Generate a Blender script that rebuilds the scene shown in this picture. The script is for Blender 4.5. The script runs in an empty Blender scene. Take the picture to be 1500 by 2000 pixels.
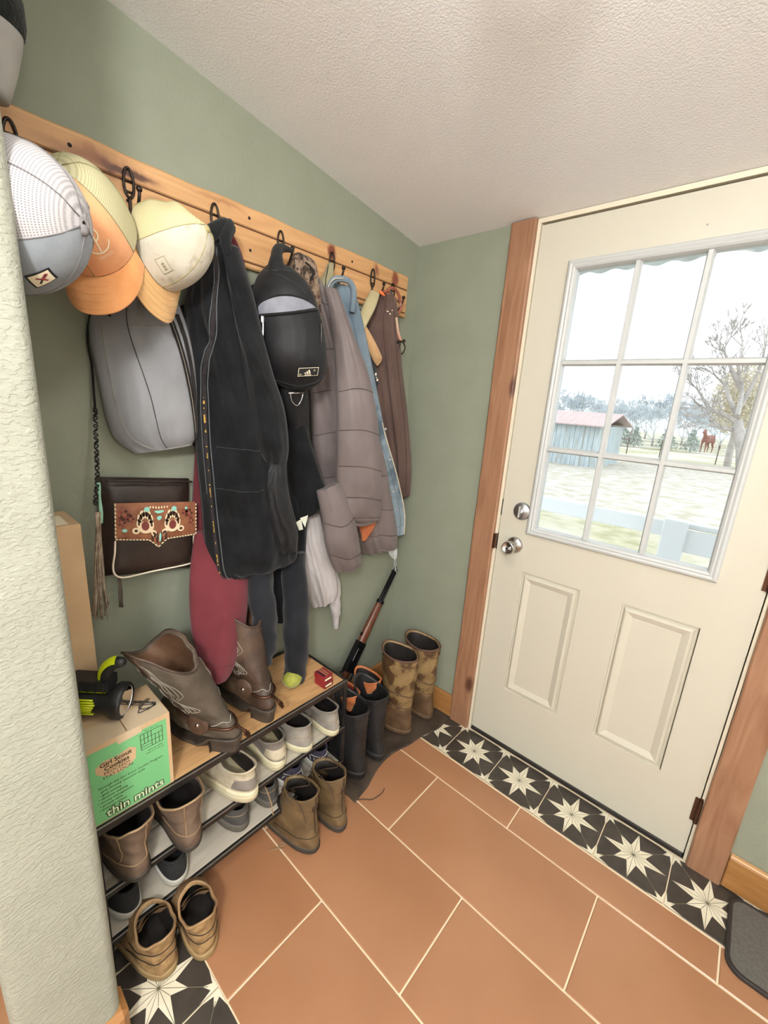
import bpy, math, random
from math import sin, cos, pi, radians, sqrt, exp
from mathutils import Vector, Matrix
V = Vector
C = bpy.context.scene.collection
S = bpy.context.scene
random.seed(7)

# ------------------------------------------------------------------ camera
F = 818.6
CAM = V((1.233, -1.5422, 1.4169))
RT = Matrix(((0.74506305, -0.63165171, -0.21423625),
             (0.66363734, 0.73421673, 0.14321761),
             (0.06683219, -0.24888133, 0.96622541)))      # columns right, forward, up
cd = bpy.data.cameras.new('camera')
cam = bpy.data.objects.new('camera', cd)
C.objects.link(cam)
cd.sensor_fit = 'VERTICAL'
cd.sensor_height = 36.0
cd.sensor_width = 27.0
cd.lens = F / 2000 * 36
cd.clip_start = 0.02
cd.clip_end = 400
M = Matrix.Identity(4)
for i in range(3):
    M[i][0] = RT[i][0]; M[i][1] = RT[i][2]; M[i][2] = -RT[i][1]; M[i][3] = CAM[i]
cam.matrix_world = M
S.camera = cam

# ------------------------------------------------------------------ sky, exposure
w = bpy.data.worlds.new('overcast_sky')
S.world = w
w.use_nodes = True
nt = w.node_tree
nt.nodes.clear()
wo = nt.nodes.new('ShaderNodeOutputWorld')
bg = nt.nodes.new('ShaderNodeBackground')
bg.inputs[0].default_value = (0.90, 0.95, 1.0, 1)
bg.inputs[1].default_value = 2.3
nt.links.new(bg.outputs[0], wo.inputs[0])
S.view_settings.view_transform = 'Standard'
S.view_settings.look = 'None'
S.view_settings.gamma = 1
S.view_settings.use_curve_mapping = False
S.view_settings.exposure = 0.06
LAMP_A = 37.0
FILL_B = 190.0  # strength of the added fill globe behind the camera

# ------------------------------------------------------------------ helpers
def A(u, v, ax, val):
    """the world point that lies on the plane ax=val along the sight line of pixel (u, v) of the survey photo"""
    d = RT @ V(((u - 750) / F, 1, -(v - 1000) / F))
    i = 'xyz'.index(ax)
    return CAM + d * ((val - CAM[i]) / d[i])

def mat(name, c1, c2=None, rough=0.7, scale=8.0, bump=0.0, bscale=60.0, metal=0.0, stretch=(1, 1, 1), ramp=(0.35, 0.65),
        emit=None, spec=0.5, sheen=0.0, detail=4.0, bdist=0.002, c3=None, s3=2.0, r3=(0.5, 0.62), coat=0.0, voro=False):
    m = bpy.data.materials.new(name)
    m.use_nodes = True
    n = m.node_tree.nodes; l = m.node_tree.links
    b = n['Principled BSDF']
    b.inputs['Roughness'].default_value = rough
    b.inputs['Metallic'].default_value = metal
    b.inputs['Specular IOR Level'].default_value = spec
    b.inputs['Sheen Weight'].default_value = sheen
    b.inputs['Coat Weight'].default_value = coat
    b.inputs['Base Color'].default_value = (*c1, 1)
    tc = n.new('ShaderNodeTexCoord')
    mp = n.new('ShaderNodeMapping')
    mp.inputs['Scale'].default_value = stretch
    l.new(tc.outputs['Object'], mp.inputs['Vector'])
    if c2 is not None:
        no = n.new('ShaderNodeTexNoise'); no.inputs['Scale'].default_value = scale; no.inputs['Detail'].default_value = detail
        l.new(mp.outputs[0], no.inputs['Vector'])
        r = n.new('ShaderNodeValToRGB')
        r.color_ramp.elements[0].position = ramp[0]; r.color_ramp.elements[0].color = (*c1, 1)
        r.color_ramp.elements[1].position = ramp[1]; r.color_ramp.elements[1].color = (*c2, 1)
        l.new(no.outputs['Fac'], r.inputs[0])
        out = r.outputs[0]
        if c3 is not None:
            n3 = n.new('ShaderNodeTexNoise'); n3.inputs['Scale'].default_value = s3; n3.inputs['Detail'].default_value = 5
            l.new(mp.outputs[0], n3.inputs['Vector'])
            q = n.new('ShaderNodeValToRGB')
            q.color_ramp.elements[0].position = r3[0]; q.color_ramp.elements[0].color = (0, 0, 0, 1)
            q.color_ramp.elements[1].position = r3[1]; q.color_ramp.elements[1].color = (1, 1, 1, 1)
            l.new(n3.outputs['Fac'], q.inputs[0])
            mx = n.new('ShaderNodeMix'); mx.data_type = 'RGBA'
            l.new(q.outputs[0], mx.inputs['Factor']); l.new(out, mx.inputs['A'])
            mx.inputs['B'].default_value = (*c3, 1)
            out = mx.outputs['Result']
        l.new(out, b.inputs['Base Color'])
    if bump > 0:
        bn = n.new('ShaderNodeTexNoise'); bn.inputs['Scale'].default_value = bscale; bn.inputs['Detail'].default_value = 3
        l.new(mp.outputs[0], bn.inputs['Vector'])
        bo = n.new('ShaderNodeBump'); bo.inputs['Strength'].default_value = bump; bo.inputs['Distance'].default_value = bdist
        src = bn.outputs['Fac']
        if voro:
            rr = n.new('ShaderNodeValToRGB')
            rr.color_ramp.elements[0].position = 0.44; rr.color_ramp.elements[1].position = 0.56
            l.new(src, rr.inputs[0]); src = rr.outputs[0]
        l.new(src, bo.inputs['Height'])
        l.new(bo.outputs[0], b.inputs['Normal'])
    if emit:
        b.inputs['Emission Color'].default_value = (*emit[:3], 1)
        b.inputs['Emission Strength'].default_value = emit[3]
    return m

def sr(r, g, b):
    f = lambda c: (c / 255 / 12.92) if c / 255 <= 0.04045 else ((c / 255 + 0.055) / 1.055) ** 2.4
    return (f(r), f(g), f(b))

class MB:
    def __init__(s): s.v = []; s.f = []; s.m = []
    def add(s, vs, fs, mi=0):
        o = len(s.v)
        s.v += [tuple(x) for x in vs]
        s.f += [tuple(i + o for i in f) for f in fs]
        s.m += [mi] * len(fs)
        return s
    def box(s, a, b, mi=0):
        x0, y0, z0 = a; x1, y1, z1 = b
        vs = [(x0, y0, z0), (x1, y0, z0), (x1, y1, z0), (x0, y1, z0), (x0, y0, z1), (x1, y0, z1), (x1, y1, z1), (x0, y1, z1)]
        return s.add(vs, [(0, 3, 2, 1), (4, 5, 6, 7), (0, 1, 5, 4), (1, 2, 6, 5), (2, 3, 7, 6), (3, 0, 4, 7)], mi)
    def bev(s, a, b, r=0.003, mi=0):
        """box with chamfered edges"""
        a = V(a); b = V(b); c = (a + b) / 2; h = (b - a) / 2
        r = min(r, min(h) * 0.9)
        vs = []
        idx = {}
        for sx in (-1, 1):
            for sy in (-1, 1):
                for sz in (-1, 1):
                    for k in range(3):
                        d = [h[0] - r, h[1] - r, h[2] - r]
                        d[k] = h[k]
                        idx[(sx, sy, sz, k)] = len(vs)
                        vs.append((c[0] + sx * d[0], c[1] + sy * d[1], c[2] + sz * d[2]))
        fs = []
        g = lambda *q: idx[q]
        for k in range(3):
            o = [i for i in range(3) if i != k]
            for sg in (-1, 1):
                q = []
                for (p1, p2) in ((-1, -1), (1, -1), (1, 1), (-1, 1)):
                    t = [0, 0, 0]; t[k] = sg; t[o[0]] = p1; t[o[1]] = p2
                    q.append(g(t[0], t[1], t[2], k))
                fs.append(q)
        for k in range(3):            # edges along axis k
            o = [i for i in range(3) if i != k]
            for p1 in (-1, 1):
                for p2 in (-1, 1):
                    t0 = [0, 0, 0]; t0[o[0]] = p1; t0[o[1]] = p2; t1 = list(t0)
                    t0[k] = -1; t1[k] = 1
                    fs.append([g(*t0, o[0]), g(*t1, o[0]), g(*t1, o[1]), g(*t0, o[1])])
        for sx in (-1, 1):
            for sy in (-1, 1):
                for sz in (-1, 1):
                    fs.append([g(sx, sy, sz, 0), g(sx, sy, sz, 1), g(sx, sy, sz, 2)])
        return s.add(vs, fs, mi)
    def tube(s, pts, r, n=8, mi=0, closed=False, caps=True):
        pts = [V(p) for p in pts]
        N = len(pts)
        rr = r if isinstance(r, (list, tuple)) else [r] * N
        up = None
        vs = []
        for i, p in enumerate(pts):
            if closed: t = pts[(i + 1) % N] - pts[i - 1]
            else: t = pts[min(i + 1, N - 1)] - pts[max(i - 1, 0)]
            if t.length < 1e-9: t = V((0, 0, 1))
            t.normalize()
            if up is None:
                up = V((0, 0, 1)) if abs(t.z) < 0.9 else V((1, 0, 0))
            a = (up - t * up.dot(t))
            if a.length < 1e-6: a = t.orthogonal()
            a.normalize(); up = a
            b = t.cross(a)
            for k in range(n):
                an = 2 * pi * k / n
                vs.append(p + (a * cos(an) + b * sin(an)) * rr[i])
        fs = []
        R = N if closed else N - 1
        for i in range(R):
            j = (i + 1) % N
            for k in range(n):
                k2 = (k + 1) % n
                fs.append((i * n + k, j * n + k, j * n + k2, i * n + k2))
        if caps and not closed:
            fs.append(tuple(range(n))[::-1]); fs.append(tuple((N - 1) * n + k for k in range(n)))
        return s.add(vs, fs, mi)
    def lathe(s, prof, c=(0, 0, 0), axis=(0, 0, 1), n=24, mi=0, cap=True):
        ax = V(axis).normalized(); a = ax.orthogonal().normalized(); b = ax.cross(a); c = V(c)
        vs = []
        for (r, h) in prof:
            for k in range(n):
                an = 2 * pi * k / n
                vs.append(c + ax * h + (a * cos(an) + b * sin(an)) * r)
        fs = []
        for i in range(len(prof) - 1):
            for k in range(n):
                k2 = (k + 1) % n
                fs.append((i * n + k, i * n + k2, (i + 1) * n + k2, (i + 1) * n + k))
        if cap:
            fs.append(tuple(range(n))[::-1]); fs.append(tuple((len(prof) - 1) * n + k for k in range(n)))
        return s.add(vs, fs, mi)
    def grid(s, rows, mi=0, close=False):
        n = len(rows[0]); vs = [p for r in rows for p in r]; fs = []
        for i in range(len(rows) - 1):
            for k in range(n if close else n - 1):
                k2 = (k + 1) % n
                fs.append((i * n + k, i * n + k2, (i + 1) * n + k2, (i + 1) * n + k))
        return s.add(vs, fs, mi)
    def xf(s, M4):
        s.v = [tuple(M4 @ V(p)) for p in s.v]
        return s
    def build(s, name, m, parent=None, smooth=False, recalc=True):
        me = bpy.data.meshes.new(name)
        me.from_pydata(s.v, [], s.f)
        for q in (m if isinstance(m, (list, tuple)) else [m]): me.materials.append(q)
        me.polygons.foreach_set('material_index', s.m)
        if recalc:
            import bmesh
            bm = bmesh.new(); bm.from_mesh(me); bmesh.ops.recalc_face_normals(bm, faces=bm.faces); bm.to_mesh(me); bm.free()
        me.polygons.foreach_set('use_smooth', [smooth] * len(me.polygons))
        me.update()
        o = bpy.data.objects.new(name, me)
        C.objects.link(o)
        if parent is not None: o.parent = parent
        return o

def tag(o, label=None, cat=None, group=None, kind=None):
    if label: o['label'] = label
    if cat: o['category'] = cat
    if group: o['group'] = group
    if kind: o['kind'] = kind
    return o
def thing(name, label, cat, loc=(0, 0, 0), group=None, rotz=0):
    o = bpy.data.objects.new(name, None)
    C.objects.link(o)
    o.empty_display_size = 0.05
    o.location = loc
    o.rotation_euler = (0, 0, rotz)
    return tag(o, label, cat, group)
class OFF:
    """build a part in world coordinates under an Empty that stands at loc"""
def part(mb, name, m, root, smooth=False):
    L = root.location
    o = mb.build(name, m, None, smooth)
    inv = Matrix.Translation(-L)
    o.data.transform(inv)
    o.parent = root
    return o
def kids(o): return [c for c in C.objects if c.parent == o]
def copy_tree(o, parent=None):
    c = o.copy(); C.objects.link(c); c.parent = parent
    for ch in kids(o): copy_tree(ch, c)
    return c
def cr(a, b, c, d, t):
    return 0.5 * ((2 * b) + (-a + c) * t + (2 * a - 5 * b + 4 * c - d) * t * t + (-a + 3 * b - 3 * c + d) * t ** 3)
def spl(keys, x):
    """Catmull-Rom through equally weighted keys, x in 0..1"""
    n = len(keys) - 1
    q = min(max(x, 0), 1) * n; i = min(int(q), n - 1); t = q - i
    K = lambda j: keys[min(max(j, 0), n)]
    a, b, c, d = K(i - 1), K(i), K(i + 1), K(i + 2)
    if isinstance(b, (tuple, list)): return tuple(cr(a[k], b[k], c[k], d[k], t) for k in range(len(b)))
    return cr(a, b, c, d, t)
def curve(pts, n=24):
    pts = [tuple(p) for p in pts]
    return [V(spl(pts, i / (n - 1))) for i in range(n)]
def hsh(*a):
    x = sin(sum((i + 1) * 12.9898 * v for i, v in enumerate(a))) * 43758.5453
    return x - math.floor(x)

# text and flat print: filled text turned to mesh, laid on a frame (origin, right, up)
def text_mesh(txt, size, bold=0.0, space=1.0, extr=0.0):
    c = bpy.data.curves.new('txt', 'FONT'); c.body = txt; c.size = size; c.align_x = 'CENTER'; c.align_y = 'CENTER'
    c.offset = bold; c.space_character = space; c.extrude = extr; c.resolution_u = 2
    o = bpy.data.objects.new('txt', c); C.objects.link(o)
    dg = bpy.context.evaluated_depsgraph_get()
    me = bpy.data.meshes.new_from_object(o.evaluated_get(dg))
    vs = [v.co.copy() for v in me.vertices]; fs = [tuple(p.vertices) for p in me.polygons]
    bpy.data.objects.remove(o); bpy.data.curves.remove(c); bpy.data.meshes.remove(me)
    return vs, fs
def lay(vs, fs, org, rt, up, mb, mi=0, lift=0.0008):
    rt = V(rt).normalized(); up = V(up); up = (up - rt * up.dot(rt)).normalized(); nn = rt.cross(up)
    mb.add([V(org) + rt * p.x + up * p.y + nn * (p.z + lift) for p in vs], fs, mi)

# ------------------------------------------------------------------ materials
WOODC = dict(stretch=(1, 1, 1))
def wood(name, c1, c2, knot, axis='z', rough=0.55, sc=1.0):
    m = bpy.data.materials.new(name); m.use_nodes = True
    n = m.node_tree.nodes; l = m.node_tree.links; b = n['Principled BSDF']; b.inputs['Roughness'].default_value = rough
    tc = n.new('ShaderNodeTexCoord'); mp = n.new('ShaderNodeMapping')
    st = {'x': (0.9, 9, 9), 'y': (9, 0.9, 9), 'z': (9, 9, 0.9)}[axis]
    mp.inputs['Scale'].default_value = tuple(q * sc for q in st)
    l.new(tc.outputs['Object'], mp.inputs[0])
    no = n.new('ShaderNodeTexNoise'); no.inputs['Scale'].default_value = 4; no.inputs['Detail'].default_value = 6; no.inputs['Distortion'].default_value = 1.2
    l.new(mp.outputs[0], no.inputs[0])
    r = n.new('ShaderNodeValToRGB')
    r.color_ramp.elements[0].position = 0.3; r.color_ramp.elements[0].color = (*c1, 1)
    r.color_ramp.elements[1].position = 0.7; r.color_ramp.elements[1].color = (*c2, 1)
    l.new(no.outputs['Fac'], r.inputs[0])
    mp2 = n.new('ShaderNodeMapping'); s2 = {'x': (4, 9, 9), 'y': (9, 4, 9), 'z': (9, 9, 4)}[axis]
    mp2.inputs['Scale'].default_value = tuple(q * sc for q in s2)
    l.new(tc.outputs['Object'], mp2.inputs[0])
    vo = n.new('ShaderNodeTexVoronoi'); vo.inputs['Scale'].default_value = 0.9
    l.new(mp2.outputs[0], vo.inputs['Vector'])
    q = n.new('ShaderNodeValToRGB')
    q.color_ramp.elements[0].position = 0.08; q.color_ramp.elements[0].color = (1, 1, 1, 1)
    q.color_ramp.elements[1].position = 0.19; q.color_ramp.elements[1].color = (0, 0, 0, 1)
    l.new(vo.outputs['Distance'], q.inputs[0])
    mx = n.new('ShaderNodeMix'); mx.data_type = 'RGBA'
    l.new(q.outputs[0], mx.inputs['Factor']); l.new(r.outputs[0], mx.inputs['A']); mx.inputs['B'].default_value = (*knot, 1)
    l.new(mx.outputs['Result'], b.inputs['Base Color'])
    bo = n.new('ShaderNodeBump'); bo.inputs['Strength'].default_value = 0.25; bo.inputs['Distance'].default_value = 0.001
    l.new(no.outputs['Fac'], bo.inputs['Height']); l.new(bo.outputs[0], b.inputs['Normal'])
    return m
m_wall = mat('sage_green_plaster', sr(139, 144, 127), sr(143, 148, 131), rough=0.75, bump=0.4, bscale=110, bdist=0.003, spec=0.3)
m_wall2 = mat('pale_knockdown_plaster', sr(156, 158, 144), sr(162, 164, 150), rough=0.6, bump=0.45, bscale=150, bdist=0.002, stretch=(1, 0.6, 1.1), spec=0.4, voro=True)
m_wall3 = mat('bounce_white_plaster', sr(228, 228, 224), rough=0.8, bump=0.3, bscale=110)  # for the unseen walls, whitened to bounce more light
m_ceil = mat('stippled_white_ceiling', sr(242, 243, 244), rough=0.85, bump=0.5, bscale=200, bdist=0.0025, spec=0.3)
m_terra = mat('terracotta_glaze', sr(158, 110, 76), sr(172, 124, 90), rough=0.34, scale=2.2, bump=0.08, bscale=20, bdist=0.001, spec=0.9)
m_grout = mat('pale_grout', sr(232, 214, 182), rough=0.8)
m_tblk = mat('charcoal_cement_tile', sr(56, 50, 44), sr(70, 63, 56), rough=0.45, scale=18)
m_tcream = mat('cream_cement_tile', sr(224, 217, 192), sr(236, 229, 206), rough=0.45, scale=18)
m_tline = mat('thin_olive_line', sr(120, 114, 92), rough=0.5)
m_trim = wood('stained_pine_trim', sr(138, 98, 72), sr(164, 124, 96), sr(92, 60, 46), 'z', 0.45)
m_base = wood('honey_oak_baseboard', sr(160, 110, 62), sr(180, 130, 78), sr(150, 100, 56), 'y', 0.4)
m_basex = wood('honey_oak_baseboard_x', sr(150, 104, 56), sr(172, 124, 72), sr(146, 98, 52), 'x', 0.4)
m_board = wood('knotty_pine_board', sr(188, 140, 92), sr(214, 168, 118), sr(96, 60, 40), 'y', 0.5, 0.9)
def add_knots(m, spots):
    n = m.node_tree.nodes; l = m.node_tree.links; b = n['Principled BSDF']
    src = b.inputs['Base Color'].links[0].from_socket
    tc = n.new('ShaderNodeTexCoord')
    wn = n.new('ShaderNodeTexNoise'); wn.inputs['Scale'].default_value = 22; wn.inputs['Detail'].default_value = 3
    l.new(tc.outputs['Object'], wn.inputs['Vector'])
    wa = n.new('ShaderNodeVectorMath'); wa.operation = 'SCALE'; wa.inputs['Scale'].default_value = .035
    l.new(wn.outputs['Color'], wa.inputs[0])
    ad = n.new('ShaderNodeVectorMath'); ad.operation = 'ADD'
    l.new(tc.outputs['Object'], ad.inputs[0]); l.new(wa.outputs[0], ad.inputs[1])
    for (loc, sc, col, st) in spots:
        mp = n.new('ShaderNodeMapping'); mp.vector_type = 'TEXTURE'
        mp.inputs['Location'].default_value = (loc[0] + .017, loc[1] + .017, loc[2] + .017); mp.inputs['Scale'].default_value = sc
        l.new(ad.outputs[0], mp.inputs[0])
        g = n.new('ShaderNodeTexGradient'); g.gradient_type = 'SPHERICAL'; l.new(mp.outputs[0], g.inputs[0])
        mu = n.new('ShaderNodeMath'); mu.operation = 'MULTIPLY'; mu.use_clamp = True; mu.inputs[1].default_value = st
        l.new(g.outputs['Fac'], mu.inputs[0])
        mx = n.new('ShaderNodeMix'); mx.data_type = 'RGBA'
        l.new(mu.outputs[0], mx.inputs['Factor']); l.new(src, mx.inputs['A']); mx.inputs['B'].default_value = (*col, 1)
        src = mx.outputs['Result']
    l.new(src, b.inputs['Base Color'])
m_groove = mat('dark_groove', sr(84, 52, 28), rough=0.8)
m_door = mat('cream_door_paint', sr(202, 198, 182), rough=0.42, bump=0.04, bscale=200)
m_dwhite = mat('white_plastic_frame', sr(192, 195, 194), rough=0.4)
m_black = mat('black_metal', sr(34, 31, 29), sr(48, 42, 38), rough=0.45, metal=0.4)
m_iron = mat('antique_iron', sr(40, 33, 29), sr(62, 50, 42), rough=0.4, metal=0.6, scale=40)
m_chrome = mat('worn_chrome', (0.55, 0.54, 0.53), rough=0.18, metal=1.0)
m_nickel = mat('satin_nickel', (0.42, 0.43, 0.45), rough=0.38, metal=0.9)
m_bronze = mat('bronze', sr(92, 64, 48), rough=0.4, metal=0.8)
m_dark = mat('dark_gap', (0.012, 0.011, 0.01), rough=0.9)
def glass():
    m = bpy.data.materials.new('window_glass'); m.use_nodes = True; n = m.node_tree.nodes; l = m.node_tree.links; n.clear()
    o = n.new('ShaderNodeOutputMaterial'); t = n.new('ShaderNodeBsdfTransparent'); g = n.new('ShaderNodeBsdfGlossy')
    g.inputs['Roughness'].default_value = 0.02; fr = n.new('ShaderNodeFresnel'); fr.inputs[0].default_value = 1.35
    mx = n.new('ShaderNodeMixShader'); l.new(fr.outputs[0], mx.inputs[0]); l.new(t.outputs[0], mx.inputs[1]); l.new(g.outputs[0], mx.inputs[2]); l.new(mx.outputs[0], o.inputs[0])
    t.inputs[0].default_value = (0.97, 0.985, 0.99, 1)
    return m
m_glass = glass()
# ------------------------------------------------------------------ room shell
CH, CS = 2.0617, 0.1287             # ceiling height over the door wall and its rise per metre away from it
def cz(y): return CH - CS * y
XR, YB = 2.9, -3.4
DX0, DX1 = 0.5253, 1.3383           # door slab
def struct(mb, name, m, smooth=False, parent=None):
    o = mb.build(name, m, parent, smooth); o['kind'] = 'structure'
    return o
struct(MB().box((-0.12, YB, -0.05), (0, 0.0, 2.9)), 'wall_left', m_wall)
wb = MB()
wb.box((-0.12, 0, -0.05), (0.511, 0.11, 2.3)).box((1.3505, 0, -0.05), (XR, 0.11, 2.3)).box((0.511, 0, 2.068), (1.3505, 0.11, 2.3))
struct(wb, 'wall_back', m_wall)
struct(MB().box((XR, YB, -0.05), (XR + 0.1, 0.11, 2.9)), 'wall_right', m_wall3)
struct(MB().box((-0.12, YB - 0.1, -0.05), (XR + 0.1, YB, 2.9)), 'wall_front', m_wall3)
cb = MB()
x0, x1 = -0.12, XR + 0.1
cb.add([(x0, 0.11, cz(0.11)), (x1, 0.11, cz(0.11)), (x1, YB - .1, cz(YB - .1)), (x0, YB - .1, cz(YB - .1)),
        (x0, 0.11, cz(0.11) + .08), (x1, 0.11, cz(0.11) + .08), (x1, YB - .1, cz(YB - .1) + .08), (x0, YB - .1, cz(YB - .1) + .08)],
       [(0, 1, 2, 3), (7, 6, 5, 4), (0, 4, 5, 1), (1, 5, 6, 2), (2, 6, 7, 3), (3, 7, 4, 0)])
struct(cb, 'ceiling', m_ceil)
# partition whose rounded end closes the alcove on the left
SX = 0.462
pw = MB()
rows = []
for z in (0, 2.9):
    r = [(0, -1.405, z)]
    for k in range(7):
        a = pi / 2 * k / 6
        r.append((SX - .02 + .02 * sin(a), -1.425 + .02 * cos(a), z))
    for k in range(7):
        a = pi / 2 * k / 6
        r.append((SX - .02 + .02 * cos(a), -1.548 - .02 * sin(a), z))
    r.append((0, -1.568, z))
    rows.append(r)
pw.grid(rows)
struct(pw, 'wall_partition', m_wall2, True)
bb = MB().bev((0.40, -1.58, 0.004), (SX + .014, -1.394, 0.105), 0.012)
struct(bb, 'baseboard_partition', m_base)
# baseboards
def basebd(name, a, b, m, cap=None):
    mb = MB().bev(a, b, 0.003)
    return struct(mb, name, m)
basebd('baseboard_left', (0.001, -1.39, 0.003), (0.016, -0.002, 0.114), m_base)
basebd('baseboard_back', (0.017, -0.016, 0.003), (0.4165, -0.001, 0.114), m_basex)
o = basebd('baseboard_right', (1.4425, -0.016, 0.003), (XR - .01, -0.001, 0.118), m_basex)
cp = MB().bev((1.4425, -0.019, 0.118), (XR - .01, -0.001, 0.128), 0.003)
cp.build('top_cap', mat('light_oak_edge', sr(206, 160, 112), rough=0.4), o)

# ---- floor: grout bed and tiles laid in it
fl = struct(MB().box((-0.12, YB, -0.05), (XR + .1, 0.11, -0.0022)), 'floor', m_grout)
tmesh = {}
def slab(x0, x1, y0, y1, m=m_terra, name='terracotta_tile'):
    g = 0.0022
    k = (round(x1 - x0, 4), round(y1 - y0, 4), m.name)
    if k not in tmesh:
        hx, hy = (x1 - x0) / 2 - g, (y1 - y0) / 2 - g
        mb = MB().bev((-hx, -hy, -0.012), (hx, hy, 0.0), 0.0018)
        o = mb.build(name, m, fl); tmesh[k] = o.data
    else:
        o = bpy.data.objects.new(name, tmesh[k]); C.objects.link(o); o.parent = fl
    o.location = ((x0 + x1) / 2, (y0 + y1) / 2, 0)
    return o
# cut course next to the star tiles, then courses running away from it
rowsY = [(-0.3285, -0.2145), (-0.6275, -0.3285), (-0.924, -0.6275), (-1.2205, -0.924)]
for ri, (ya, yb) in enumerate(rowsY):
    off = 0.265 if ri % 2 == 0 else -0.03
    xs = [0.0] + [off + 0.5955 * k for k in range(0, 6)] + [XR]
    xs = sorted(set(x for x in xs if 0 <= x <= XR))
    for i in range(len(xs) - 1):
        if xs[i + 1] - xs[i] > 0.03: slab(xs[i], xs[i + 1], ya, yb)
# cement star tiles
T = 0.2035
def star_tile():
    h = T / 2 - 0.0016
    mb = MB().bev((-h, -h, -0.012), (h, h, 0.0), 0.0012, 0)
    z = 0.0003
    R1, R2, rn = 0.094, 0.070, 0.036
    pts = []
    for k in range(16):
        a = pi / 8 * k
        r = rn if k % 2 else (R1 if k % 4 == 0 else R2)
        pts.append((r * cos(a), r * sin(a), z))
    for k in range(16):
        mb.add([(0, 0, z), pts[k], pts[(k + 1) % 16]], [(0, 1, 2)], 1)
    def ln(p, q, w=0.0007, zz=0.0005):
        p = V((*p, 0)); q = V((*q, 0)); d = (q - p).normalized(); nn = V((-d.y, d.x, 0)) * w
        mb.add([(p + nn) + V((0, 0, zz)), (q + nn) + V((0, 0, zz)), (q - nn) + V((0, 0, zz)), (p - nn) + V((0, 0, zz))], [(0, 1, 2, 3)], 2)
    for k in range(16):
        ln((0, 0), (pts[k][0] * .97, pts[k][1] * .97))
    for sx in (-1, 1):
        for sy in (-1, 1):
            c = (sx * h, sy * h)
            ln((c[0] * .83, c[1] * .83), (sx * R2 * .707, sy * R2 * .707), 0.0008, 0.0004)
            P = [(c[0], c[1]), (c[0] - sx * .046, c[1]), (c[0] - sx * .016, c[1] - sy * .0065), (c[0] - sx * .027, c[1] - sy * .027), (c[0] - sx * .0065, c[1] - sy * .016), (c[0], c[1] - sy * .046)]
            mb.add([(*q, z) for q in P], [(0, 1, 2), (0, 2, 3), (0, 3, 4), (0, 4, 5)], 1)
    return mb
st0 = star_tile().build('star_tile', [m_tblk, m_tcream, m_tline], fl, recalc=False)
def star_at(x, y):
    global st0
    if st0.get('used'):
        o = bpy.data.objects.new('star_tile', st0.data); C.objects.link(o); o.parent = fl
    else:
        o = st0; st0['used'] = 1
    o.location = (x, y, 0)
for k in range(-2, 12):
    xc = 0.5023 + T * (k + .5) + 0.0
    if xc - T / 2 < -0.21: continue
    star_at(xc if k >= 0 else xc, -0.0055 - T / 2 - .001)
del st0['used']
slab(0.002, 0.0955, -0.0065 - T, -0.0065, m_tblk, 'star_tile_cut')
first = True
def star2(x, y):
    o = bpy.data.objects.new('star_tile', st0.data); C.objects.link(o); o.parent = fl; o.location = (x, y, 0)
# the star course by the partition
for k in range(0, 13):
    star2(0.018 + T * k, -1.2205 - T / 2)
for j in range(7):
    yb = -1.2205 - T - .2985 * j; off = 0.265 if j % 2 else -0.03
    xs = sorted(set([0.0] + [q for q in [off + .5955 * k for k in range(6)] if 0 < q < XR] + [XR]))
    for i in range(len(xs) - 1):
        if xs[i + 1] - xs[i] > .03: slab(xs[i], xs[i + 1], max(yb - .2985, YB), yb)
struct(MB().bev((0.001, YB, 0.003), (0.016, -1.572, 0.114), .003), 'baseboard_rear', m_base)

# ---- door
dr = thing('door_1', None, None, (DX0, 0, 0)); dr['kind'] = 'structure'
ZB, ZT = 0.020, 2.040
WX0, WX1, WZ0, WZ1 = 0.6376, 1.2287, 0.9695, 1.9142
gx0, gx1, gz0, gz1 = 0.668, 1.200, 1.000, 1.886
def fr_boxes(mb, X0, X1, Z0, Z1, x0, x1, z0, z1, ya, yb):
    mb.box((X0, ya, Z0), (x0, yb, Z1)).box((x1, ya, Z0), (X1, yb, Z1)).box((x0, ya, Z0), (x1, yb, z0)).box((x0, ya, z1), (x1, yb, Z1))
sl = MB()
# openings: glass and two pressed panels
PA = (0.6428, 0.8655, 0.2781, 0.814); PB = (1.0, 1.2208, 0.2781, 0.814)
def holes(mb, ya, yb):
    mb.box((DX0, ya, ZB), (PA[0], yb, ZT))
    mb.box((WX1 - .01, ya, ZB), (DX1, yb, ZT))
    mb.box((PA[0], ya, ZB), (WX1 - .01, yb, PA[2]))
    mb.box((PA[1], ya, PA[2]), (PB[0], yb, PA[3]))
    mb.box((PB[1], ya, PA[2]), (WX1 - .01, yb, PA[3]))
    mb.box((PA[0], ya, PA[3]), (WX1 - .01, yb, WZ0 + .01))
    mb.box((PA[0], ya, WZ1 - .01), (WX1 - .01, yb, ZT))
    mb.box((PA[0], ya, WZ0 + .01), (PA[0] + .01, yb, WZ1 - .01))
holes(sl, 0.002, 0.044)
part(sl, 'door_slab', m_door, dr)
def rectframe(x0, x1, z0, z1, prof):
    """mitred moulding on the door face: prof = (inset, y)"""
    rows = []
    for (i, y) in prof:
        rows.append([(x0 + i, y, z0 + i), (x1 - i, y, z0 + i), (x1 - i, y, z1 - i), (x0 + i, y, z1 - i)])
    mb = MB(); mb.grid(rows, 0, True)
    return mb
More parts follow.
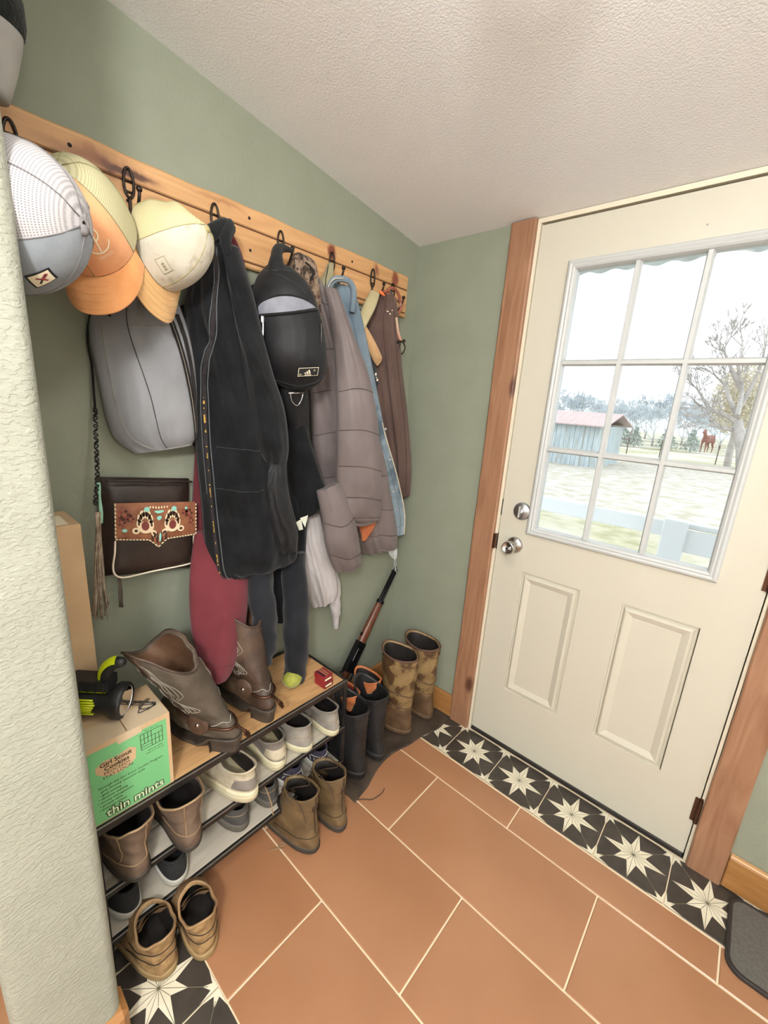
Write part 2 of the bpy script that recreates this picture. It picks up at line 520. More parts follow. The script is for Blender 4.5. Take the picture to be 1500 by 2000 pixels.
for P in (PA, PB):
    mb = rectframe(*P, [(0, .003), (.002, .0035), (.004, .010), (.009, .0105), (.012, .004), (.016, -.0005), (.020, -.0015), (.026, .001), (.040, .0075), (.044, .0075), (.045, .0075)])
    mb.add([(P[0] + .045, .0075, P[2] + .045), (P[1] - .045, .0075, P[2] + .045), (P[1] - .045, .0075, P[3] - .045), (P[0] + .045, .0075, P[3] - .045)], [(0, 1, 2, 3)])
    part(mb, 'raised_panel', m_door, dr)
mb = rectframe(WX0, WX1, WZ0, WZ1, [(0, .004), (.0, -.006), (.004, -.011), (.010, -.013), (.016, -.010), (.020, -.012), (.026, -.008), (.030, .002), (.030, .030)])
part(mb, 'lite_frame', m_dwhite, dr)
mxs = (0.8455, 1.0225); mzs = (1.2985, 1.5955); hw = 0.0105
for x in mxs:
    mb = MB().add([(x - hw, .012, gz0), (x - hw * .5, -.003, gz0), (x + hw * .5, -.003, gz0), (x + hw, .012, gz0), (x - hw, .012, gz1), (x - hw * .5, -.003, gz1), (x + hw * .5, -.003, gz1), (x + hw, .012, gz1)], [(0, 1, 5, 4), (1, 2, 6, 5), (2, 3, 7, 6), (3, 0, 4, 7)])
    part(mb, 'muntin', m_dwhite, dr)
for z in mzs:
    mb = MB().add([(gx0, .012, z - hw), (gx0, -.0025, z - hw * .5), (gx0, -.0025, z + hw * .5), (gx0, .012, z + hw), (gx1, .012, z - hw), (gx1, -.0025, z - hw * .5), (gx1, -.0025, z + hw * .5), (gx1, .012, z + hw)], [(0, 1, 5, 4), (1, 2, 6, 5), (2, 3, 7, 6), (3, 0, 4, 7)])
    part(mb, 'muntin', m_dwhite, dr)
X = [gx0] + list(mxs) + [gx1]; Z = [gz0] + list(mzs) + [gz1]
for i in range(3):
    for j in range(3):
        part(MB().box((X[i] - .001, .016, Z[j] - .001), (X[i + 1] + .001, .019, Z[j + 1] + .001)), 'glass_pane', m_glass, dr)
# knob, deadbolt
kb = MB().lathe([(0, 0), (.033, 0), (.033, .004), (.028, .010), (.014, .014), (.013, .032), (.018, .036), (.0245, .042), (.026, .052), (.0245, .062), (.021, .066), (.0205, .0655), (0, .0635)], (0.598, .002, 0.913), (0, -1, 0), 28)
k = part(kb, 'door_knob', m_chrome, dr, True)
part(MB().bev((.592, -.070, .908), (.604, -.061, .918), .002), 'turn_button', m_chrome, dr).parent = k
db = MB().lathe([(0, 0), (.034, 0), (.034, .006), (.030, .012), (.010, .013), (.010, .020), (0, .020)], (0.608, .002, 1.053), (0, -1, 0), 28)
d = part(db, 'deadbolt_plate', m_nickel, dr, True)
q = part(MB().bev((.604, -.034, 1.030), (.611, -.016, 1.076), .003), 'thumb_turn', mat('pale_nickel', (0.62, 0.63, 0.62), rough=.35, metal=.7), dr)
for hz in (0.16, 0.98, 1.80):
    hb = MB().tube([(DX1 + .004, -.006, hz), (DX1 + .004, -.006, hz + .09)], .006, 10).tube([(DX1 + .004, -.006, hz + .09), (DX1 + .004, -.006, hz + .098)], .0045, 8).box((DX1 - .012, -.001, hz), (DX1 + .004, .0015, hz + .09))
    part(hb, 'hinge', m_bronze, dr)
part(MB().box((DX0 - .0035, -.001, 1.02), (DX0 - .0005, .012, 1.085)).box((DX0 - .0035, -.001, .875), (DX0 - .0005, .012, .945)), 'latch_gap', m_dark, dr)
part(MB().bev((DX0 - .012, -.020, .880), (DX0 - .002, -.0005, .942), .002), 'strike_plate', m_bronze, dr)
part(MB().bev((DX0 + .001, -.004, .006), (DX1 - .001, .03, .020), .002), 'door_sweep', mat('black_rubber', sr(38, 34, 31), rough=.6), dr)
part(MB().lathe([(0, 0), (.003, 0), (.002, .003), (0, .0035)], (1.0, .002, 1.952), (0, -1, 0), 8), 'screw_head', m_nickel, dr)
# jambs, casings
jb = MB().box((.5115, -.004, 0), (.5225, .11, 2.046)).box((1.3415, -.004, 0), (1.3500, .11, 2.046)).box((.5115, -.004, 2.046), (1.3500, .11, 2.0605))
jb.box((.5225, .046, 0), (.535, .06, 2.046)).box((1.330, .046, 0), (1.3415, .06, 2.046))
struct(jb, 'trim_1', mat('cream_jamb_paint', sr(222, 214, 192), rough=.45))
struct(MB().box((.5225, .001, -.002), (1.3415, .11, .0055)), 'trim_2', m_black)
def casing(name, x0, x1, z1):
    mb = MB(); n = 30; rows = []
    for i in range(n + 1):
        z = z1 * i / n
        a = 0.0012 * sin(z * 9 + x0 * 7) + .0006 * sin(z * 31)
        rows.append([(x0 + a, -.0005, z), (x0 + a + .001, -.016, z), (x0 + a + .005, -.019, z), (x1 - .005, -.019, z), (x1 - .001, -.016, z), (x1, -.0005, z)])
    mb.grid(rows, 0, True)
    mb.add(rows[-1], [(0, 1, 2, 3, 4, 5)])
    return struct(mb, name, m_trim)
casing('trim_3', .4175, .5110, 2.0605)
casing('trim_4', 1.3505, 1.4415, 2.0605)

# ---- ceiling lamps (the entry's own, and an added unseen globe for fill)
def lamp(x, y, r, e, label, flush, col=(1.0, .965, .91)):
    z = cz(y) - 0.002
    t = thing('ceiling_or_fill_lamp', label, 'lamp', (x, y, z))
    if flush:
        part(MB().lathe([(0, 0), (r + .012, 0), (r + .014, -.034), (r, -.036), (0, -.03)], (x, y, z - .010), (0, 0, 1), 32), 'lamp_base', m_nickel, t)
        prof = [(max(.002, r * .97 * cos(a)), -.046 - r * .5 * sin(a)) for a in [pi / 2 * k / 8 for k in range(9)]]
    else:
        part(MB().lathe([(0, 0), (.07, 0), (.07, -.014), (.02, -.02), (.012, -.25), (0, -.25)], (x, y, z - .008), (0, 0, 1), 24), 'lamp_base', m_nickel, t)
        prof = [(max(.002, r * sin(a)), -.25 - r + r * cos(a)) for a in [pi * k / 14 for k in range(15)]]
    part(MB().lathe(prof, (x, y, z), (0, 0, 1), 32), 'lamp_shade', mat('lit_shade', (1, 1, 1), emit=(*col, e)), t, True)
lamp(0.95, -0.95, 0.11, LAMP_A, 'round frosted flush lamp on the ceiling above the tiled entry floor', True)
lamp(1.8, -2.3, 0.13, FILL_B, 'added unseen white globe fill lamp at the rear of the room', False, (1.0, .985, .96))

# ---- floor mat, right
mt = thing('door_mat', 'dark grey rounded door mat on the tiles right of the door', 'mat', (1.9, -.14, 0))
def rrect(x0, x1, y0, y1, r, z, n=6):
    o = []
    for (cx, cy, a0) in ((x1 - r, y1 - r, 0), (x0 + r, y1 - r, pi / 2), (x0 + r, y0 + r, pi), (x1 - r, y0 + r, 3 * pi / 2)):
        for k in range(n + 1):
            a = a0 + pi / 2 * k / n
            o.append((cx + r * cos(a), cy + r * sin(a), z))
    return o
mb = MB(); X0, X1, Y0, Y1 = 1.466, 2.2, -.274, -.026
rows = [rrect(X0, X1, Y0, Y1, .04, .0006), rrect(X0, X1, Y0, Y1, .04, .009), rrect(X0 + .004, X1 - .004, Y0 + .004, Y1 - .004, .038, .011), rrect(X0 + .010, X1 - .010, Y0 + .010, Y1 - .010, .034, .010)]
mb.grid(rows, 0, True); mb.add(rows[0], [tuple(range(len(rows[0])))])
part(mb, 'rubber_edge', mat('mat_rubber', sr(46, 42, 40), rough=.6), mt)
r = rrect(X0 + .010, X1 - .010, Y0 + .010, Y1 - .010, .034, .0101)
part(MB().add(r, [tuple(range(len(r)))]), 'carpet_face', mat('mat_carpet', sr(92, 88, 82), sr(104, 100, 94), rough=.95, scale=150, bump=.8, bscale=400), mt)
# ------------------------------------------------------------------ outside: porch, yard, shed, trees, horse
GZ = -1.0
m_grass = mat('dry_winter_grass', sr(184, 178, 150), sr(154, 153, 116), rough=.95, scale=3.0, detail=8, c3=sr(192, 187, 172), s3=.35, r3=(.42, .56), bump=.6, bscale=9, bdist=.05)
m_dirt = mat('pale_dirt_drive', sr(198, 194, 186), sr(170, 163, 142), rough=.95, scale=2.2, bump=.4, bscale=8, bdist=.03)
m_porch = mat('white_porch_paint', sr(226, 228, 228), rough=.6)
def yard():
    mb = MB(); nx, ny = 60, 60; rows = []
    for j in range(ny + 1):
        y = 0.3 + 119 * (j / ny) ** 2
        r = []
        for i in range(nx + 1):
            x = -70 + 120 * i / nx
            near = max(0, 1 - y / 8)
            z = GZ + .10 * sin(x * .21) * sin(y * .17) + .06 * sin(x * 1.3 + y * .7) * (1 - near) * .6 - .0 * near
            r.append((x, y, z))
        rows.append(r)
    mb.grid(rows)
    return mb
o = yard().build('yard_ground', m_grass, None, True); tag(o, kind='structure')
o['label'] = 'dry pale winter grass paddock beyond the porch'; o['category'] = 'ground'
# driveway strip
mb = MB(); rows = []
for j in range(30):
    x = -26 + 48 * j / 29
    rows.append([(x, 10.6 + .5 * sin(x * .9), GZ + .12), (x, 14 + .3 * sin(x * .7), GZ + .15), (x, 18.3, GZ + .15), (x, 25.5 + 1.2 * sin(x * .5 + 2), GZ + .12)])
mb.grid(rows); o = mb.build('driveway', m_dirt, None, True); tag(o, 'pale bare dirt drive crossing the yard behind the porch rail', 'driveway', kind='structure')
# grass blades near the porch as one uncounted stuff
mb = MB(); random.seed(3)
for i in range(7000):
    y = 2.4 + 5 * random.random() ** 1.2; x = -3.6 + 7 * random.random()
    h = .03 + .05 * random.random(); a = random.random() * 6.28; z = GZ + .10 * sin(x * .21) * sin(y * .17) + .04 * sin(x * 1.3 + y * .7) * .5 - .01
    dx, dy = cos(a) * .02, sin(a) * .02
    mb.add([(x - dx, y - dy, z), (x + dx, y + dy, z), (x + dy * 1.5, y - dx * 1.5, z + h)], [(0, 1, 2)])
tag(mb.build('grass_tufts', mat('straw_grass', sr(180, 172, 126), sr(142, 144, 92), rough=.9, scale=2.5), None, False, False), 'straw and green grass tufts in the yard just past the white porch rail', 'grass', kind='stuff')
# porch deck, rail, eave
pd = thing('porch_deck', 'pale painted porch deck boards outside the door', 'deck', (0, 1, -.1))
pd['kind'] = 'structure'
for k in range(12):
    y = .13 + k * .15
    part(MB().bev((-2.5, y, -.13), (4.5, y + .143, -.095), .004), 'deck_board', m_porch, pd)
rl = thing('porch_railing', 'white painted wooden porch rail with post seen through the lower panes', 'railing', (0.85, 1.96, -.1))
part(MB().bev((-3.0, 1.93, .645), (.90, 1.97, .755), .004), 'rail_board', m_porch, rl)
part(MB().bev((.98, 1.93, .56), (5, 1.97, .715), .004), 'rail_board', m_porch, rl)
part(MB().bev((.84, 1.965, .722), (5, 2.07, .757), .005), 'cap_board', m_porch, rl)
part(MB().bev((.855, 1.90, -.12), (.995, 2.0, .775), .006), 'post', m_porch, rl)
part(MB().bev((-2.6, 1.90, -.12), (-2.46, 2.0, .72), .006), 'post', m_porch, rl)
part(MB().bev((4.2, 1.90, -.12), (4.34, 2.0, .72), .006), 'post', m_porch, rl)
er = thing('porch_roof', 'weathered corrugated metal eave edge above the door glass', 'roof', (0.8, 1.2, 2.6))
rows = []
for (y, z) in ((0.13, 2.80), (1.2, 2.665), (2.27, 2.53)):
    rows.append([(-2.4 + i * .02, y, z + .011 * sin(i * .02 * 2 * pi / .19)) for i in range(340)])
mb = MB(); mb.grid(rows); mb.grid([[(p[0], p[1], p[2] + .004) for p in r] for r in rows])
part(mb, 'corrugated_sheet', mat('weathered_galvanised', sr(206, 214, 218), sr(170, 176, 180), rough=.6, scale=6, metal=.1), er, True)
part(MB().bev((-2.4, 2.08, 2.505), (4.4, 2.12, 2.585), .004), 'fascia_board', m_porch, er)
for k in range(6):
    part(MB().box((-2 + k * 1.2, .12, 2.66), (-1.96 + k * 1.2, 2.08, 2.70)).xf(Matrix.Identity(4)), 'rafter', m_porch, er)
er_posts = [(-2.53, 1.95), (4.27, 1.95)]
for (x, y) in er_posts: part(MB().bev((x - .05, y - .05, .78), (x + .05, y + .05, 2.51), .005), 'roof_post', m_porch, er)

# shed
sy = 20.0
def AY(u, v, y): return A(u, v, 'y', y)
sx1 = AY(1163, 890, sy).x; sxl = sx1 - 6.2
sz1 = AY(1163, 831, sy).z; szl = sz1 + 1.5
sh = thing('shed', 'weathered turquoise board shed with faded pink metal roof in the yard', 'shed', (sx1 - 2, sy, GZ))
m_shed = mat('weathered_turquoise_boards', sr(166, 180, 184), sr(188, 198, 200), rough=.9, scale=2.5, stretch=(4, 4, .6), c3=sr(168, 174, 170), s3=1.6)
nb = 28
for k in range(nb):
    xa = sxl + (sx1 - sxl) * k / nb; xb = sxl + (sx1 - sxl) * (k + 1) / nb - .012
    part(MB().box((xa, sy + .01 * (k % 2), GZ - .1 - .07 * hsh(k)), (xb, sy + .03 + .01 * (k % 2), sz1 - .02)), 'wall_board', m_shed, sh)
part(MB().box((sxl, sy + .04, GZ - .1), (sx1 - .02, sy + 4.5, sz1 - .03)), 'shed_body', m_shed, sh)
ov = .35
mb = MB()
a = (sxl, sy - ov, sz1 - .02); b = (sx1 + ov, sy - ov, sz1 - .05); c_ = (sx1 + ov, sy + 2.2, sz1 + .55); d = (sxl, sy + 2.2, sz1 + .62); e_ = (sx1 + ov, sy + 4.8, sz1 - .05); f_ = (sxl, sy + 4.8, sz1 - .02)
up = lambda p: (p[0], p[1], p[2] + .05)
mb.add([a, b, c_, d, up(a), up(b), up(c_), up(d)], [(0, 1, 2, 3), (7, 6, 5, 4), (0, 4, 5, 1), (1, 5, 6, 2), (2, 6, 7, 3), (3, 7, 4, 0)])
mb.add([d, c_, e_, f_, up(d), up(c_), up(e_), up(f_)], [(0, 1, 2, 3), (7, 6, 5, 4), (0, 4, 5, 1), (1, 5, 6, 2), (2, 6, 7, 3), (3, 7, 4, 0)])
part(mb, 'metal_roof', mat('faded_pink_roof', sr(178, 156, 152), sr(190, 170, 166), rough=.7, scale=2, stretch=(6, .5, 1)), sh)

# fence: steel posts and wire
m_post = mat('rusty_post', sr(96, 82, 72), rough=.8)
fp = []
for (u, v) in ((1196, 876), (1225, 877), (1262, 880), (1300, 882), (1338, 884), (1408, 889), (1452, 892)):
    p = A(u, v, 'z', GZ); fp.append(p)
base_y = 30
fpx = [AY(u, v, 34.0) for (u, v) in ((1150, 870), (1183, 873), (1225, 876), (1290, 880), (1402, 886), (1478, 893))]
fn = thing('wire_fence', 'thin wire fence with slim steel posts across the far paddock', 'fence', (fpx[0].x, 34.0, GZ))
for p in fpx:
    part(MB().box((p.x - .03, 33.97, GZ - .1), (p.x + .03, 34.03, GZ + 1.25)), 'post', m_post, fn)
part(MB().tube([(p.x, 34.0, GZ + 1.1) for p in fpx], .010, 4), 'wire', m_post, fn)
part(MB().tube([(p.x, 34.0, GZ + .6) for p in fpx], .008, 4), 'wire', m_post, fn)
part(MB().tube([(fpx[0].x, 34.0, GZ + 1.12), (fpx[2].x, 34.0, GZ + 1.12)], .035, 5), 'gate_rail', m_post, fn)

# trees: recursive branching
def branch(mb, p, d, L, r, depth, rnd, spread=.55, mi=0, tips=None):
    q = p + d * L
    n = 5 if depth > 3 else 3
    mid = p + d * L * .5 + V((rnd.uniform(-1, 1), rnd.uniform(-1, 1), rnd.uniform(-.5, 1))) * L * .07
    r = max(r, .016)
    mb.tube([p, mid, q], [r, r * .85, r * .68], n, mi, caps=False)
    if depth == 0:
        if tips is not None: tips.append(q)
        return
    k = 3 if rnd.random() < .6 else 2
    for i in range(k):
        nd = (d + V((rnd.uniform(-1, 1), rnd.uniform(-1, 1), rnd.uniform(-.5, .9))) * spread).normalized()
        branch(mb, q, nd, L * rnd.uniform(.66, .86), r * .62, depth - 1, rnd, spread, mi, tips)
m_twig = mat('hazed_grey_twigs', sr(182, 190, 196), sr(200, 204, 204), rough=.95, scale=.4)  # distance haze and overexposure are put into the twig colour
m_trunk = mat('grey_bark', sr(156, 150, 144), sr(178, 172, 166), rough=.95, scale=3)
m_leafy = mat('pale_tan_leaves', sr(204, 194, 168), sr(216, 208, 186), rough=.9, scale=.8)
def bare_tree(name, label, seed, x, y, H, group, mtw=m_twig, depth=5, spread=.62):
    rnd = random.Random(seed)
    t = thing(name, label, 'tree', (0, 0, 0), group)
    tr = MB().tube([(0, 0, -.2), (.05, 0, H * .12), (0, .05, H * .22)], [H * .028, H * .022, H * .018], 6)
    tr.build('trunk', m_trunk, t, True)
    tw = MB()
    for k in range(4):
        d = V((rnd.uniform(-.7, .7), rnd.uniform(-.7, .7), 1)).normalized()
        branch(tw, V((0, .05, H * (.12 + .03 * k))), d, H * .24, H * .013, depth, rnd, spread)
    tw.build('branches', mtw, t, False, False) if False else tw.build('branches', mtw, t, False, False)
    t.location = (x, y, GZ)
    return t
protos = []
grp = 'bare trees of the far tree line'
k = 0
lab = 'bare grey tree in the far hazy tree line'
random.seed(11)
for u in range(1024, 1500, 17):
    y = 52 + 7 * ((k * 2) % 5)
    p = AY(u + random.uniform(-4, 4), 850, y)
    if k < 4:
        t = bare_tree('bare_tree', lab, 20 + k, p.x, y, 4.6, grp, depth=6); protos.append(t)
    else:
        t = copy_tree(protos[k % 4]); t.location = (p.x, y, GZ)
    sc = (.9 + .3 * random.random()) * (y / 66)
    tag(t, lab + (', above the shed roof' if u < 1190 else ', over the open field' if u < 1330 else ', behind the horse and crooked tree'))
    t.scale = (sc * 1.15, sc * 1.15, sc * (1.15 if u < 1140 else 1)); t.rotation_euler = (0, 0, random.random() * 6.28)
    k += 1
# hazy brush mass behind: evergreens between the bare crowns
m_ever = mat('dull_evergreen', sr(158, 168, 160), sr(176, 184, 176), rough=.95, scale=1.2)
ep = None
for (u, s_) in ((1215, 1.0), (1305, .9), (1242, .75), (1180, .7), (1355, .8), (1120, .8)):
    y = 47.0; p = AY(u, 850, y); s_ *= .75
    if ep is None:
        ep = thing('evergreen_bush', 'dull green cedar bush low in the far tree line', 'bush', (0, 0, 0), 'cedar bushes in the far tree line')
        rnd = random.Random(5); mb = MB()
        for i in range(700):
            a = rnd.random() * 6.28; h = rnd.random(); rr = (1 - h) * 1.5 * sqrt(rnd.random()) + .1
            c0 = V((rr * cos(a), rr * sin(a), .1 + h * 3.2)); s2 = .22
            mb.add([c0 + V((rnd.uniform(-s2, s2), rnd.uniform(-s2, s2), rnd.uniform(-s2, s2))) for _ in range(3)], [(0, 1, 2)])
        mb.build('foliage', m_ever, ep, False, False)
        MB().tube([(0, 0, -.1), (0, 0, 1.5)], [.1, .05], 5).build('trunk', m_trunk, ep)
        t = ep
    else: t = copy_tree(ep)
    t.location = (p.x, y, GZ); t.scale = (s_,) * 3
# big tree by the right of the glass, with a few dead leaves beside it
def big_tree():
    y = 27.0
    b = AY(1452, 905, y)
    t = thing('dead_oak_tree', 'large bare tree with crooked limbs on the right of the paddock', 'tree', (b.x, y, GZ))
    P = lambda u, v, dy=0: AY(u, v, y + dy)
    rnd = random.Random(9)
    tr = MB().tube([P(1452, 912), P(1450, 880), P(1444, 850), P(1440, 820)], [.32, .27, .24, .22], 8)
    part(tr, 'trunk', m_trunk, t, True)
    lb = MB()
    limbs = [[(1442, 830), (1420, 812), (1392, 802), (1370, 795), (1352, 778), (1340, 772)],
             [(1440, 815), (1425, 780), (1415, 752), (1398, 735), (1388, 715)],
             [(1392, 802), (1380, 790), (1362, 760), (1350, 752)],
             [(1440, 812), (1450, 760), (1442, 720), (1450, 680), (1446, 640)],
             [(1442, 800), (1470, 750), (1490, 700), (1500, 640)],
             [(1442, 840), (1420, 838), (1395, 832), (1372, 826)],
             [(1446, 760), (1420, 700), (1412, 672)]]
    for i, L in enumerate(limbs):
        pts = [P(u, v, rnd.uniform(-.6, .6)) for (u, v) in L]
        cv = curve(pts, 14)
        lb.tube(cv, [max(.025, .13 * (1 - j / 14)) for j in range(14)], 6)
        for j in range(4, 14, 2):
            for q in range(2):
                d = ((cv[j] - cv[j - 1]).normalized() + V((rnd.uniform(-1, 1), rnd.uniform(-1, 1), rnd.uniform(-.6, 1.1)))).normalized()
                branch(lb, cv[j], d, .55, .03, 3, rnd, .5)
    part(lb, 'limbs', m_trunk, t)
    return t
big_tree()
def leafy():
    y = 30.0; c0 = AY(1452, 780, y)
    t = thing('tan_leaved_tree', 'tree holding pale tan dead leaves behind the crooked bare tree', 'tree', (c0.x, y, GZ))
    rnd = random.Random(2); mb = MB()
    for i in range(11000):
        a = rnd.uniform(0, 6.28); b = rnd.uniform(-1, 1); r = rnd.random() ** .4
        p = V((c0.x + 1.5 * r * cos(a) * sqrt(1 - b * b), y + 1.8 * r * sin(a) * sqrt(1 - b * b), c0.z + 2.0 * r * b))
        s2 = .085
        mb.add([p + V((rnd.uniform(-s2, s2), rnd.uniform(-s2, s2), rnd.uniform(-s2, s2))) for _ in range(3)], [(0, 1, 2)])
    part(mb, 'foliage', m_leafy, t)
    part(MB().tube([(c0.x + .1, y, GZ - .2), (c0.x, y, GZ + 1.5), (c0.x + .1, y, GZ + 4)], [.2, .15, .08], 6), 'trunk', m_trunk, t)
leafy()

# chestnut horse facing the door
def horse():
    y = 38.0
    b = AY(1376, 884, y)
    t = thing('horse', 'chestnut horse standing in the paddock facing the house', 'horse', (b.x, y, b.z))
    me = bpy.data.meshes.new('body')
    # local: nose towards -y (to the viewer), slightly turned left
    Vt = [(0, .75, 1.28, .27), (0, .35, 1.22, .30), (0, -.1, 1.20, .30), (0, -.45, 1.25, .27), (0, -.62, 1.45, .17), (0, -.78, 1.72, .13), (0, -.86, 1.90, .11), (0, -1.02, 1.86, .09), (0, -1.24, 1.72, .06)]
    E = [(i, i + 1) for i in range(8)]
    def leg(root, pts):
        p = root
        for q in pts:
            Vt.append(q); E.append((p, len(Vt) - 1)); p = len(Vt) - 1
    for s in (-1, 1):
        leg(3, [(s * .16, -.48, 1.0, .13), (s * .17, -.52, .72, .075), (s * .17, -.50, .48, .055), (s * .17, -.50, .12, .038), (s * .17, -.54, .03, .055)])
        leg(0, [(s * .17, .72, 1.0, .17), (s * .18, .62, .78, .10), (s * .18, .88, .52, .06), (s * .18, .84, .14, .04), (s * .18, .80, .03, .055)])
        leg(6, [(s * .07, -.84, 2.06, .025)])
    me.from_pydata([v[:3] for v in Vt], E, [])
    o = bpy.data.objects.new('body', me); C.objects.link(o)
    o.modifiers.new('skin', 'SKIN')
    sk = me.skin_vertices[0].data
    for i, v in enumerate(Vt):
        sk[i].radius = (v[3], v[3]); sk[i].use_root = (i == 1)
    o.modifiers.new('sub', 'SUBSURF').levels = 2
    o.modifiers['sub'].render_levels = 2
    dg = bpy.context.evaluated_depsgraph_get()
    m2 = bpy.data.meshes.new_from_object(o.evaluated_get(dg))
    bpy.data.objects.remove(o)
    m_ch = mat('chestnut_coat', sr(124, 78, 66), sr(140, 92, 78), rough=.7)
    m2.materials.clear(); m2.materials.append(m_ch)
    for p in m2.polygons: p.use_smooth = True
    o = bpy.data.objects.new('body', m2); C.objects.link(o); o.parent = t
    m_mane = mat('dark_mane', sr(96, 48, 38), rough=.8)
    MB().tube([(0, -.50, 1.60), (0, -.68, 1.84), (0, -.82, 2.04), (0, -.95, 1.98)], [.03, .06, .05, .02], 8).build('mane', m_mane, t, True)
    MB().tube([(0, .98, 1.36), (0, 1.12, 1.15), (0, 1.14, .8), (0, 1.12, .5)], [.04, .07, .08, .02], 8).build('tail', m_mane, t, True)
    t.rotation_euler = (0, 0, radians(-18)); t.scale = (.82,) * 3
horse()
# ------------------------------------------------------------------ coat rack board and hooks
def K(u, v): p = A(u, v, 'x', .019); return (.019, p.y, p.z + 0)
rk = thing('coat_rack_board', 'knotty pine coat rack board with routed grooves screwed to the green wall', 'coat rack', (0, -.75, 1.80))
mb = MB(); yA, yB = -1.398, -0.082
zt, zb = 1.928, 1.772
n = 50; rows = []
for i in range(n + 1):
    y = yA + (yB - yA) * i / n
    wv = .0018 * sin(y * 14) + .001 * sin(y * 41)
    rows.append([(.001, y, zt + wv), (.015, y, zt + wv), (.019, y, zt - .004 + wv), (.019, y, 1.879), (.0165, y, 1.877), (.0165, y, 1.872), (.019, y, 1.870),
                 (.019, y, 1.792), (.0165, y, 1.790), (.0165, y, 1.785), (.019, y, 1.783), (.019, y, zb + .004), (.015, y, zb), (.001, y, zb)])
mb.grid(rows, 0, True)
mb.add(rows[0], [tuple(range(14))]); mb.add(rows[-1], [tuple(range(14))])
bo_ = part(mb, 'board', m_board, rk)
Lr = rk.location
def kn(u, v, sy, sz, col, st): 
    p = K(u, v); return ((p[0] - Lr.x, p[1] - Lr.y, p[2] - Lr.z), (.2, sy, sz), col, st)
add_knots(m_board, [kn(205, 318, .14, .026, sr(140, 92, 64), 1.3), kn(250, 335, .075, .012, sr(86, 54, 40), 2.0), kn(165, 300, .03, .03, sr(150, 100, 66), .9), kn(648, 492, .020, .034, sr(120, 66, 44), 1.8), kn(735, 528, .020, .030, sr(140, 88, 60), 1.3), kn(772, 545, .022, .040, sr(136, 74, 54), 1.8), kn(112, 300, .03, .014, sr(104, 68, 46), .8), kn(432, 395, .10, .010, sr(160, 108, 70), .8)])
for (z0, z1) in ((1.8725, 1.8765), (1.7855, 1.7895)):
    part(MB().box((.0160, yA, z0), (.0168, yB - .002, z1)), 'groove_line', m_groove, rk)
for (u, v) in ((136, 283), (487, 426), (489, 489), (688, 511), (250, 392)):
    p = A(u, v, 'x', .0195)
    part(MB().lathe([(0, -.001), (.0042, -.001), (.0042, .0004), (.0028, .0008), (0, .0002)], (.019, p.y, p.z), (1, 0, 0), 10), 'screw_head', m_dark, rk)
def hook(y, lab, z0=1.822):
    t = thing('coat_hook', lab, 'hook', (.0192, y, z0), 'iron coat hooks along the rack board')
    g = lambda pts: [V((.0192 + a, y + b, z0 + c)) for (a, b, c) in pts]
    # open oval back plate
    ring = []
    for k in range(26):
        a = 2 * pi * k / 26
        ring.append(V((.0192 + .003, y + .0105 * sin(a), z0 + .045 + .027 * cos(a) + .006 * (cos(a) > 0) * abs(cos(a)))))
    part(MB().tube(ring, .0032, 6, closed=True).tube(g([(.003, -.009, .030), (.003, .009, .030)]), .0024, 6).tube(g([(.003, -.010, .052), (.003, .010, .052)]), .002, 6), 'back_plate', m_iron, t, True)
    part(MB().tube(curve(g([(.003, 0, .020), (.003, 0, -.01), (.012, 0, -.026), (.040, 0, -.020), (.058, 0, .004), (.062, 0, .018)]), 16), .0036, 7)
         .lathe([(0, -.007), (.005, -.005), (.007, 0), (.005, .005), (0, .007)], (.0192 + .062, y, z0 + .022), (0, 0, 1), 10), 'upper_prong', m_iron, t, True)
    part(MB().tube(curve(g([(.003, 0, -.004), (.004, 0, -.040), (.014, 0, -.058), (.028, 0, -.052), (.034, 0, -.036)]), 14), .0033, 7)
         .lathe([(0, -.006), (.0045, -.004), (.006, 0), (.0045, .004), (0, .006)], (.0192 + .034, y, z0 - .032), (0, 0, 1), 10), 'lower_prong', m_iron, t, True)
    return t
hk = [(-1.322, 'black iron coat hook at the left end of the rack, behind the white-and-grey cap'),
      (-1.115, 'black iron coat hook between the orange cap and the crumpled khaki cap'),
      (-.908, 'black iron coat hook holding the black fleece jacket and maroon hoodie'),
      (-.700, 'black iron coat hook with the black sling bag hung on it'),
      (-.494, 'black iron coat hook above the denim jacket collar, prong tip showing'),
      (-.292, 'black iron coat hook beside the brown hoodie, near the corner'),
      (-.175, 'small iron hook at the corner end of the rack carrying the leather collar')]
for (y, lb) in hk[:6]: hook(y, lb)
hook(*hk[6], z0=1.800)

# ------------------------------------------------------------------ cloth
def cloth(name, c1, c2, **k):
    d = dict(rough=.92, scale=30, bump=.35, bscale=300, bdist=.0016, sheen=.15, spec=.2); d.update(k)
    return mat(name, c1, c2, **d)
m_blk = cloth('black_fleece', sr(12, 13, 15), sr(24, 26, 29), scale=14, bscale=260, bump=.6, sheen=.12)
m_blk2 = cloth('black_nylon', sr(12, 13, 16), sr(20, 22, 26), bump=.2, bscale=900, rough=.6, sheen=.05, spec=.4)
m_mar = cloth('maroon_fleece', sr(98, 42, 48), sr(112, 50, 57), scale=6, bscale=350)
m_char = cloth('charcoal_fleece', sr(22, 24, 28), sr(35, 37, 42), scale=8, bscale=350)
m_lgrey = cloth('light_grey_fleece', sr(176, 172, 170), sr(192, 188, 188), scale=8, bscale=350)
m_puff = cloth('taupe_nylon', sr(98, 88, 86), sr(116, 106, 105), scale=5, bump=.25, bscale=120, rough=.6, sheen=.1, spec=.4, bdist=.002)
m_seam = cloth('taupe_seam', sr(70, 60, 56), sr(78, 68, 64))
m_rust = cloth('rust_orange_lining', sr(170, 96, 58), sr(186, 110, 70))
